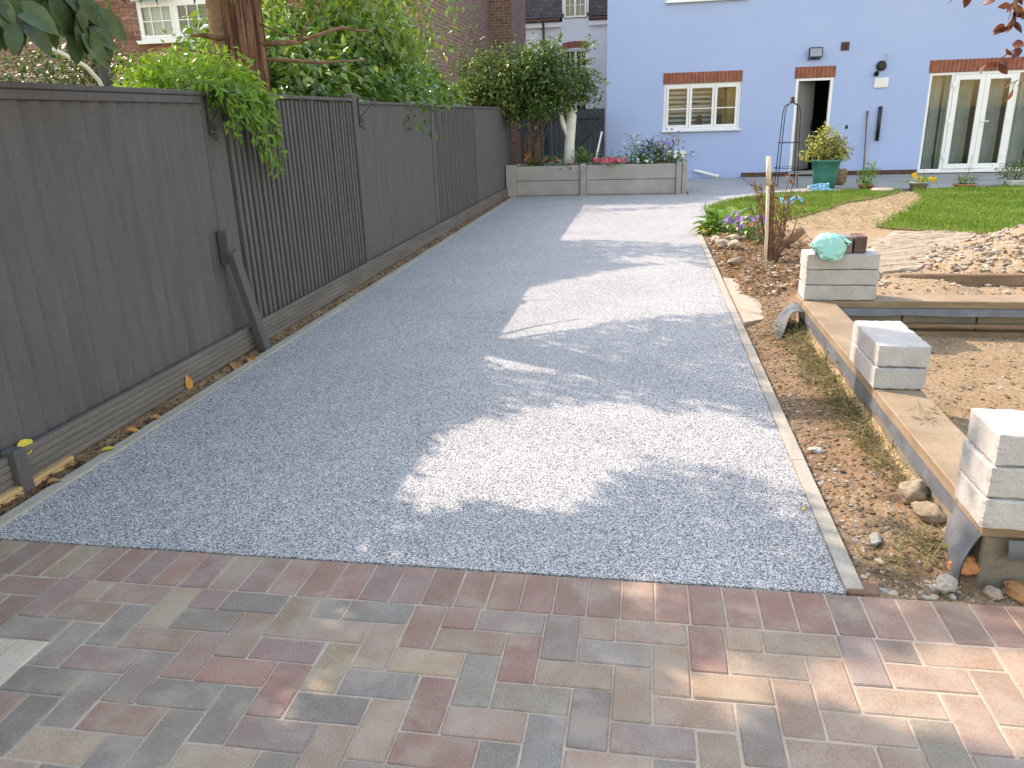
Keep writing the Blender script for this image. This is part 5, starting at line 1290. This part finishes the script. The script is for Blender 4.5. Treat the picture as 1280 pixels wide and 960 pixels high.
# 10 flowers in the planter
def flower_plant(x, y, z, r, h, n, m, fm, nf, label, name='flowering_plant', L=.06, W=.03, fl=.03, cat='flowers', grp='flowers in the concrete planter', kind='mid'):
    t = thing(name, label, cat, (x, y, z), grp)
    P, O, C = crown([(x, y, z + h * .45, r, r * .9, h * .55)], n, .05, 10, .1)
    P[:, 2] = np.maximum(P[:, 2], z + .01); leafy('foliage', P, L, W, LM[m], t, kind, .1, out=O, lit=False)
    if nf:
        a = nrng.uniform(0, 6.28, nf); rr = np.sqrt(nrng.random(nf)) * r
        F = np.stack([x + rr * np.cos(a), y + rr * np.sin(a) - r * .25, z + h * nrng.uniform(.6, 1.08, nf)], 1)
        k = 6; B = np.repeat(F, k, 0); an = np.tile(np.arange(k) * 6.283 / k, nf) + np.repeat(nrng.uniform(0, 1, nf), k)
        ax = unit(np.repeat(rv(nf) * .5 + np.array((0, -.7, .7)), k, 0)); u = unit(np.cross(ax, np.array((0.2, .3, 1.0)))); v = np.cross(ax, u)
        D = u * np.cos(an)[:, None] + v * np.sin(an)[:, None] + ax * .25
        if nf <= 12:
            for i in range(nf): leaves_obj('flower', B[i * k:i * k + k], D[i * k:i * k + k], ax[i * k:i * k + k], fl, fl * .75, LM[fm], t, 'simple', .1, .1, np.full(k, nrng.random()))
        else: stuff(leaves_obj('flowers', B, D, ax, fl, fl * .75, LM[fm], t, 'simple', .1, .1, np.repeat(nrng.random(nf), k)))
    m_ = MB()
    for i in range(5): m_.tube([(x + rng.uniform(-r, r) * .3, y, z - .02), (x + rng.uniform(-r, r) * .7, y + rng.uniform(-r, r) * .5, z + h * .7)], .004, 5)
    m_.build('stem', M['stem'], t); return t
Z = .48
flower_plant(-1.62, 14.78, Z, .12, .16, 120, 'laurel', 'pink', 9, 'deep pink flowers at the foot of the birch fork')
flower_plant(-.62, 14.76, Z, .30, .15, 260, 'laurel', 'pink', 70, 'wide clump of coral pink flowers in the middle of the planter', fl=.034)
flower_plant(-2.02, 14.85, Z, .22, .22, 240, 'laurel', 'orange', 12, 'pale orange flowers under the corner shrub stems')
flower_plant(-1.05, 14.9, Z, .20, .30, 260, 'laurel', 'pink', 0, 'leafy green plant between birch fork and coral flowers', L=.11, W=.028)
flower_plant(-.22, 14.85, Z, .18, .55, 260, 'laurel', 'white', 6, 'upright leafy plant right of the coral flowers')
flower_plant(.10, 14.95, Z, .20, .42, 220, 'dark', 'purple', 8, 'tall dark bladed plant in the right half of the planter', L=.20, W=.03)
flower_plant(.33, 14.85, Z, .22, .38, 320, 'mixed', 'purple', 10, 'rusty green bushy plant near the right end of the planter')
flower_plant(.56, 14.78, Z, .17, .24, 200, 'laurel', 'white', 26, 'white and violet pansies at the right corner of the planter', fl=.042)
flower_plant(-.02, 14.72, Z, .15, .12, 140, 'laurel', 'white', 12, 'small white flowers at the planter front edge')
flower_plant(.42, 15.0, Z, .2, .62, 120, 'mixed', 'purple', 9, 'wispy tall plant against the blue wall above the planter', L=.07, W=.02)
flower_plant(-1.35, 14.72, Z, .13, .10, 120, 'dark', 'pink', 3, 'low dark leaves in front of the birch trunk')

# 11 hosta, purple asters, dead rose, stake, log
def rosette(name, x, y, z, n, L, W, m, label, cat='plant', el=(.25, 1.1), grp=None):
    t = thing(name, label, cat, (x, y, z), grp)
    a = nrng.uniform(0, 6.28, n); e = nrng.uniform(el[0], el[1], n); d = np.stack([np.cos(a) * np.cos(e), np.sin(a) * np.cos(e), np.sin(e)], 1)
    base = np.stack([x + np.cos(a) * .03, y + np.sin(a) * .03, np.full(n, z)], 1); st = nrng.uniform(.3, .9, n)[:, None] * L
    tip = base + d * st
    m_ = MB()
    for b, c in zip(base, tip): m_.tube([b, c], [.006, .004], 5)
    m_.build('stalk', M['stem'], t)
    N = np.stack([-np.cos(a) * np.sin(e), -np.sin(a) * np.sin(e), np.cos(e)], 1)
    leaves_obj('leaves', tip, d + np.array((0, 0, -.15)), N + np.array((0, 0, .3)), L * nrng.uniform(.75, 1.15, n), W * nrng.uniform(.8, 1.15, n), LM[m], t, 'rich', .3, .35)
    return t
rosette('hosta_plant', .98, 9.75, .02, 34, .24, .13, 'hosta', 'leafy green plant with broad pointed leaves at the bed corner')
rosette('hosta_plant', 1.35, 10.0, .02, 24, .20, .10, 'hosta', 'smaller broad leaved plant behind the purple flowers')
flower_plant(1.12, 9.05, .03, .26, .26, 420, 'laurel', 'purple', 26, 'purple daisy flowers beside the broad leaved plant', L=.06, W=.018, fl=.034, grp=None)
flower_plant(1.30, 8.75, .03, .16, .20, 150, 'laurel', 'orange', 7, 'small orange flowers behind the bare rose stems', fl=.04, grp=None)
flower_plant(.86, 9.6, .02, .12, .14, 120, 'bright', 'white', 0, 'yellow green leaves at the drive edge under the broad leaves', L=.09, W=.045, grp=None)
RO = thing('rose_bush', 'half dead rose bush with bare arching brown stems', 'shrub', (1.22, 7.62, 0))
m_ = MB(); P = []
for i in range(24):
    a = rng.uniform(0, 6.28); r = rng.uniform(.08, .27); h = rng.uniform(.45, .85)
    q = [Vector((1.22 + .03 * math.cos(a), 7.62 + .03 * math.sin(a), -.02))]
    for s_ in range(1, 6):
        t_ = s_ / 5; q.append(Vector((1.22 + r * t_ ** .8 * math.cos(a) + rng.uniform(-.02, .02), 7.62 + r * t_ ** .8 * math.sin(a) + rng.uniform(-.02, .02), h * t_)))
    m_.tube(q, [.010 - .0014 * k for k in range(6)], 5)
    for k in range(16):
        t_ = rng.uniform(2.2, 4.99); j = int(t_); P.append(np.array(q[j].lerp(q[j + 1], t_ - j)) + nrng.normal(0, .02, 3))
m_.build('stem', M['deadwood'], RO)
P = np.array(P); P = P[(P[:, 2] > .5) | (nrng.random(len(P)) < .3)]; n = len(P)
leaves_obj('withered_leaves', P, rv(n) + np.array((0, 0, -.5)), rv(n), nrng.uniform(.03, .06, n), nrng.uniform(.018, .032, n), LM['dead'], RO, 'mid', .5, .6)
tag(MB().tube([(1.07, 7.06, -.05), (1.06, 7.06, .4), (1.04, 7.06, .8)], .014, 8).tube([(1.045, 7.06, .785), (1.03, 7.06, 1.02)], .021, 8).build('garden_stake', M['paleWood'], None, (1.07, 7.06, -.05), True), 'pale whitish wooden stake pushed in beside the rose bush', 'stake')
tag(MB().tube([(1.28, 8.5, .0), (1.40, 8.46, .06), (1.52, 8.42, .13), (1.62, 8.40, .22)], [.06, .062, .058, .05], 12).tube([(1.34, 8.5, .03), (1.32, 8.5, .12), (1.30, 8.5, .2)], [.05, .045, .03], 10).build('driftwood_log', M['oldwood'], None, (1.4, 8.5, 0), True), 'forked brown driftwood log behind the rose bush', 'log')

# ---- lawn with grass blades
LA = [(0.87, 11.5), (1.31, 13.30), (2.0, 14.10), (2.63, 14.3), (3.88, 14.6), (4.34, 14.5), (3.68, 13.49), (3.13, 12.96), (2.3, 11.5), (1.75, 10.7), (1.27, 10.33), (.95, 10.9)]
LB = [(2.79, 10.09), (3.46, 11.3), (4.25, 13.04), (4.6, 14.5), (6.45, 14.95), (8.5, 15.1), (8.5, 9.3), (4.21, 9.50), (3.74, 9.48), (3.29, 9.72)]
struct(MB().slab(LA, -.04, .004).build('lawn', M['lawn_earth'])); struct(MB().slab(LB, -.04, .006).build('lawn', M['lawn_earth']))
pts = []
for poly, n, zz in ((LA, 34000, .004), (LB, 85000, .006)):
    xs = [p[0] for p in poly]; ys = [p[1] for p in poly]; k = 0
    while k < n:
        x = rng.uniform(min(xs), max(xs)); y = rng.uniform(min(ys), max(ys))
        if inpoly(x + rng.gauss(0, .07), y + rng.gauss(0, .07), poly): pts.append((x, y, zz))
        k += 1
for i in range(900): pts.append((rng.gauss(1.15, .12), rng.uniform(10.6, 12.6), .01))
P = np.array(pts); n = len(P)
tall = .6 + .5 * np.array([noi(p[0], p[1], 1.7) for p in pts]); tall = np.clip(tall, .3, 1.2)
o = leaves_obj('grass', P, rv(n) * .55 + np.array((0, 0, 1.0)), rv(n), .07 * tall * nrng.uniform(.6, 1.3, n), .011, LM['grass'], None, 'simple', .1, .35, np.clip(nrng.random(n) * .7 + .3 * (1 - tall), 0, 1)); stuff(tag(o, 'bright green lawn grass in front of the blue house', 'grass'))
# straw-dry worn strip and cut grass by the foundation
pts = []
for i in range(5200):
    x = rng.uniform(1.9, 4.4); y = rng.uniform(9.9, 14.4)
    if not inpoly(x, y, LA) and not inpoly(x, y, LB): pts.append((x, y, .004 + soil_h(x, y)[0] * 0))
P = np.array(pts); n = len(P); o = leaves_obj('dry_grass', P, rv(n) * np.array((1, 1, .25)) + np.array((0, 0, .18)), rv(n) + np.array((0, 0, 1)), nrng.uniform(.03, .08, n), .007, LM['straw'], None, 'simple', .1, .1, nrng.random(n) * .55); stuff(tag(o, 'dry straw coloured grass worn across the lawn', 'grass'))
pts = []
for cx, cy, sx, sy, k in ((.955, 5.0, .06, .22, 700), (.95, 4.3, .05, .30, 800), (.97, 3.65, .035, .28, 620), (.965, 3.15, .03, .15, 240), (.99, 2.85, .02, .1, 90), (.93, 2.42, .05, .05, 130), (.86, 2.3, .05, .04, 90), (1.15, 3.07, .05, .03, 26)):
    for i in range(k):
        x = min(rng.gauss(cx, sx), 1.015 if cx < 1.1 else 9); y = rng.gauss(cy, sy); pts.append((x, y, (soil_h(x, y)[0] if cx < 1.1 else zP + .05) + abs(rng.gauss(.006, .012))))
P = np.array(pts); n = len(P); o = leaves_obj('cut_grass', P, rv(n) * np.array((1, 1, .35)) + np.array((0, 0, .12)), rv(n), nrng.uniform(.03, .10, n), nrng.uniform(.0025, .005, n), LM['straw'], None, 'simple', .1, .15); stuff(tag(o, 'withered cut grass lying along the foundation wall', 'grass clippings'))
# bark and leaf mulch
pts = []
for i in range(5200):
    x = rng.uniform(.76, 1.75); y = rng.uniform(6.1, 9.6); pts.append((x, y, soil_h(x, y)[0] + .006))
P = np.array(pts); n = len(P); o = leaves_obj('bark_mulch', P, rv(n) * np.array((1, 1, .3)), rv(n) * .6 + np.array((0, 0, 1)), nrng.uniform(.02, .06, n), nrng.uniform(.008, .022, n), LM['dead'], None, 'simple', .3, .2, nrng.random(n) * .8); stuff(tag(o, 'brown bark and leaf mulch around the rose bush', 'mulch'))
pts = []
for i in range(1900):
    y = 2.2 + 12.2 * rng.random() ** 1.5; x = rng.uniform(-2.50, -2.42); pts.append((x, y, strip_h(x, y)[0] + .004))
P = np.array(pts); n = len(P); o = leaves_obj('leaf_litter', P, rv(n) * np.array((1, 1, .35)), rv(n) * .6 + np.array((0, 0, 1)), nrng.uniform(.012, .035, n), nrng.uniform(.008, .02, n), LM['dead'], None, 'simple', .35, .2, nrng.random(n) * .75); stuff(tag(o, 'brown leaf litter between the fence and the drive edging', 'leaf litter'))
pts = []
for i in range(2600):
    x = rng.uniform(1.24, 3.0); y = rng.uniform(2.5, 5.08); pts.append((x, y, soil_h(x, y)[0] + .003))
P = np.array(pts); n = len(P); o = leaves_obj('straw_bits', P, rv(n) * np.array((1, 1, .2)), rv(n) * .4 + np.array((0, 0, 1)), nrng.uniform(.015, .05, n), nrng.uniform(.003, .008, n), LM['straw'], None, 'simple', .2, .1, nrng.random(n) * .5); stuff(tag(o, 'dry straw bits strewn inside the block foundation', 'straw'))

# fallen leaves, one by one
FL = {'orange': leafmat('fallen_orange', [(0, (.48, .20, .035)), (1, (.52, .24, .05))], .15, .6), 'yellow': leafmat('fallen_yellow', [(0, (.62, .50, .05)), (1, (.66, .55, .08))], .2, .6), 'tan': leafmat('fallen_tan', [(0, (.36, .19, .07)), (1, (.40, .22, .09))], .15, .7)}
def fallen(x, y, z, L, W, col, label, d=None, nrm=(0, 0, 1), curl=.5, fold=.5):
    a = rng.uniform(0, 6.28); D = np.array([d if d else (math.cos(a), math.sin(a), .15)], float)
    V, fs, k = leaf_verts(np.zeros((1, 3)), D, np.array([nrm], float), L, W, 'rich', fold, curl)
    me = mesh_np('fallen_leaf', V, fs, k, 1, FL[col]); o = place('fallen_leaf', me, (x, y, z)); tag(o, label, 'leaf', 'leaves fallen along the fence')
fallen(-2.495, 3.73, .005, .09, .05, 'orange', 'upright orange leaf leaning on the kick board', (.05, .1, 1), (1, -.4, .1), .2)
fallen(-2.46, 3.11, .012, .075, .055, 'orange', 'curled orange leaf on the leaf litter')
fallen(-2.45, 3.29, .012, .07, .05, 'tan', 'reddish tan leaf just beyond the curled orange one')
fallen(-2.47, 4.22, .012, .11, .07, 'tan', 'wide tan leaf at the foot of the fence prop')
fallen(-2.43, 4.32, .012, .08, .05, 'orange', 'orange leaf touching the fence prop')
fallen(-2.385, 2.93, .014, .06, .045, 'yellow', 'small yellow leaf on the pale timber edging', curl=.1, fold=.1)
fallen(-2.525, 2.54, .150, .09, .065, 'yellow', 'large yellow leaf lodged above the kick board end', (.15, 1, .35), (1, -.2, .35), .1, .2)
fallen(-2.44, 2.72, .012, .08, .05, 'tan', 'dry brown leaf near the unpainted board')
fallen(-2.43, 2.55, .012, .07, .045, 'tan', 'brown leaf by the kick board post')
for i, (x, y, lb) in enumerate(((-1.05, 3.34, 'tiny dark leaf scrap on the shaded drive in front'), (-1.19, 4.91, 'tiny dark leaf scrap further up the shaded drive'), (.60, 2.66, 'small yellow leaf on the drive near the right edging'))):
    fallen(x, y, .004, .03, .016, 'tan' if i < 2 else 'yellow', lb, curl=.1, fold=.15)

# 12 copper leaved branch from the right
T12 = thing('copper_tree', 'copper red leaved branch reaching in from the right', 'tree', (2.95, 4.3, 0))
MB().tube([(2.95, 4.3, -.1), (2.95, 4.3, 1.0), (2.9, 4.25, 2.2), (2.85, 4.2, 3.2)], [.09, .08, .06, .02], 8).build('trunk', M['bark'], T12, smooth=True)
br = [[(2.92, 4.27, 1.75), (2.3, 4.1, 1.84), (1.85, 4.02, 1.72), (1.60, 4.0, 1.62), (1.50, 4.0, 1.555)], [(2.3, 4.1, 1.84), (1.9, 4.0, 1.86), (1.55, 3.98, 1.83), (1.32, 3.96, 1.845)], [(1.85, 4.02, 1.72), (1.68, 4.0, 1.56), (1.63, 4.0, 1.46)], [(1.55, 3.98, 1.83), (1.56, 3.98, 1.76), (1.55, 3.99, 1.70)]]
m_ = MB()
for b in br: m_.tube(b, [.010 - .008 * i / (len(b) - 1) for i in range(len(b))], 5)
m_.build('branch', M['deadwood'], T12)
P = []
for bi, b in enumerate(br):
    for s_ in range(1, len(b)):
        for q in range(9 if bi != 1 else 5): P.append(np.array(b[s_ - 1]) + (np.array(b[s_]) - np.array(b[s_ - 1])) * rng.random() + nrng.normal(0, .012, 3))
P = np.array(P); n = len(P)
leaves_obj('copper_leaves', P, rv(n) * .7 + np.array((-.2, 0, -.5)), rv(n) + np.array((0, -.6, .6)), nrng.uniform(.04, .07, n), nrng.uniform(.024, .042, n), LM['copper'], T12, 'rich')
P, O, C = crown([(3.0, 4.3, 2.9, .9, .9, .7)], 1300, .12); leafy('crown', P[P[:, 0] > 2.2], .06, .035, LM['copper'], T12, 'mid', .2, lit=False)

# ================================================================== THINGS ON THE PATIO
PT = thing('potted_shrub', 'variegated yellow green shrub in a large teal pot', 'potted plant', (3.22, 15.2, .012))
MB().lathe([(0, 0), (.185, 0), (.215, .25), (.245, .46), (.262, .46), (.266, .50), (.24, .50), (.232, .46), (.0, .44)], (3.22, 15.2, .012), 28).build('pot', M['teal'], PT, smooth=True)
P, O, C = crown([(3.10, 15.2, .78, .22, .2, .24), (3.38, 15.2, .70, .24, .2, .2), (3.2, 15.15, .92, .14, .14, .14), (3.24, 15.2, .62, .3, .25, .12), (2.92, 15.2, .62, .12, .1, .07)], 2100, .05, 14, .2)
leafy('foliage', P, .06, .032, LM['var'], PT, 'mid', .2, out=O, lit=False)
m_ = MB()
for i in range(9): m_.tube([(3.22 + rng.uniform(-.06, .06), 15.2, .44), (3.22 + rng.uniform(-.25, .25), 15.2 + rng.uniform(-.15, .15), .9)], [.01, .005], 5)
m_.build('stem', M['bark'], PT)
OB = thing('obelisk_trellis', 'tall dark wire obelisk plant support before the grey door', 'trellis', (2.62, 15.6, 0))
for k in range(4):
    a = math.pi / 4 + k * math.pi / 2; c, s_ = math.cos(a), math.sin(a)
    q = []
    for i in range(14):
        t_ = i / 13; r = .25 - .07 * t_ if t_ < .8 else .194 * math.sqrt(max(0, 1 - ((t_ - .8) / .2) ** 2))
        q.append((2.62 + r * c, 15.6 + r * s_, 1.50 * (t_ if t_ < .8 else .8 + .2 * math.sin((t_ - .8) / .2 * 1.57))))
    MB().tube(q, .009, 6).build('leg', M['iron'], OB)
for z, r in ((.35, .236), (.8, .208)):
    MB().tube([(2.62 + r * math.cos(k * .3927), 15.6 + r * math.sin(k * .3927), z) for k in range(17)], .006, 5).build('hoop', M['iron'], OB)
MB().lathe([(0, .10), (.035, .09), (.04, .06), (.02, .05), (.05, .03), (.05, .01), (.02, 0)], (2.62, 15.6, 1.50), 12).build('finial', M['brown_plastic'], OB)
t = thing('coiled_rope', 'pale blue rope heaped at the foot of the teal pot', 'rope', (3.0, 14.55, .02))
q = []
for i in range(120):
    a = i * .38; r = .12 + .07 * math.sin(i * .31); q.append((3.02 + r * math.cos(a) + .09 * math.sin(i * .13), 14.50 + .6 * r * math.sin(a), .03 + .12 * abs(math.sin(i * .27)) * (.5 + .5 * math.sin(i * .071))))
MB().tube(q, .009, 6).build('coil', M['rope'], t, smooth=True)
t = thing('tied_rope', 'light blue cord tangled in the grass behind the rose bush', 'rope', (2.2, 12.6, .03))
q = [(2.2 + .16 * math.cos(i * .6) + .02 * i * .1, 12.6 + .1 * math.sin(i * .6 + .3), .07 + .05 * math.sin(i * 1.7)) for i in range(26)]
MB().tube(q, .008, 6).build('coil', M['rope'], t, smooth=True)
vs, fs = blob((0, 0, 0), (.12, .07, .17), 77, .38, 4, .1); o = MB().add([v + Vector((3.60, 15.7, .16)) for v in vs], fs).build('garden_stone', M['oldwood'], None, (3.60, 15.7, 0), True); tag(o, 'upright brown stone behind the teal pot', 'stone')
tag(MB().lathe([(0, .05), (.17, .05), (.19, .03), (.18, 0)], (4.02, 14.42, .01), 24).build('round_slab', M['sand'], None, (4.02, 14.42, .01)), 'round pale paving slab at the lawn edge', 'slab')
def small_pot(x, y, r, h, m, label, name='potted_plant'):
    t = thing(name, label, 'potted plant', (x, y, .012)); MB().lathe([(0, 0), (r * .75, 0), (r, h), (r * 1.06, h), (r * 1.06, h * .8), (r * .98, h * .8), (r * .9, h), (0, h * .9)], (x, y, .012), 20).build('pot', M[m], t, smooth=True); return t
def fill(t, ells, n, L, W, m, clump=.04):
    P, O, C = crown(ells, n, clump, 10, .1); leafy('foliage', P, L, W, LM[m], t, 'mid', .1, out=O, lit=False)
t = small_pot(3.86, 14.85, .13, .07, 'terracotta', 'light green young plant in a shallow pot beside the slab'); fill(t, [(3.84, 14.85, .2, .1, .1, .15), (3.92, 14.85, .34, .09, .08, .08)], 300, .06, .03, 'bright')
t = small_pot(4.68, 14.72, .16, .12, 'patio', 'stone pot with yellow flowers at the lawn edge'); fill(t, [(4.72, 14.72, .15, .24, .12, .06)], 180, .06, .02, 'bright'); 
F = np.array([(4.58, 14.68, .25), (4.60, 14.68, .22), (4.70, 14.66, .17), (4.72, 14.66, .15), (4.86, 14.7, .18), (4.92, 14.7, .16)]); k = 8; B = np.repeat(F, k, 0); an = np.tile(np.arange(k) * .785, len(F))
for i in range(len(F)): leaves_obj('flower', B[i * k:i * k + k], np.stack([np.cos(an), np.full(len(an), -.2), np.sin(an)], 1)[:k], np.tile(np.array((0, -1., .3)), (k, 1)), .05, .035, LM['yellow'], t, 'simple', .1, .1)
t = small_pot(5.46, 14.80, .19, .06, 'terracotta', 'shallow terracotta bowl with small plant before the french doors'); fill(t, [(5.46, 14.8, .13, .14, .1, .09)], 200, .07, .02, 'laurel'); MB().tube([(5.46, 14.8, .05), (5.5, 14.8, .55)], .004, 5).build('cane', M['deadwood'], t)
t = thing('small_bush', 'pinkish green bush at the right before the french doors', 'shrub', (6.4, 15.2, .012), None); fill(t, [(6.35, 15.2, .22, .30, .25, .2), (6.65, 15.2, .30, .25, .25, .2)], 900, .05, .025, 'mixed'); MB().tube([(6.4, 15.2, 0), (6.42, 15.2, .3)], .01, 5).build('stem', M['bark'], t)
tag(MB().box(6.18, 6.62, 14.78, 15.0, .012, .11, .006).build('edging_block', M['block'], None, (6.4, 14.9, .012)), 'single pale block on the lawn edge under the bush', 'block')
t = thing('garden_rod', 'thin rod with small dark knob stuck in the patio edge', 'rod', (3.85, 16.6, .012)); MB().tube([(3.85, 16.6, .012), (3.83, 16.6, 1.0)], .006, 5).build('rod', M['steel'], t); MB().lathe([(0, 0), (.025, .0), (.03, .03), (.015, .07), (0, .08)], (3.83, 16.6, .99), 10).build('knob', M['black'], t)
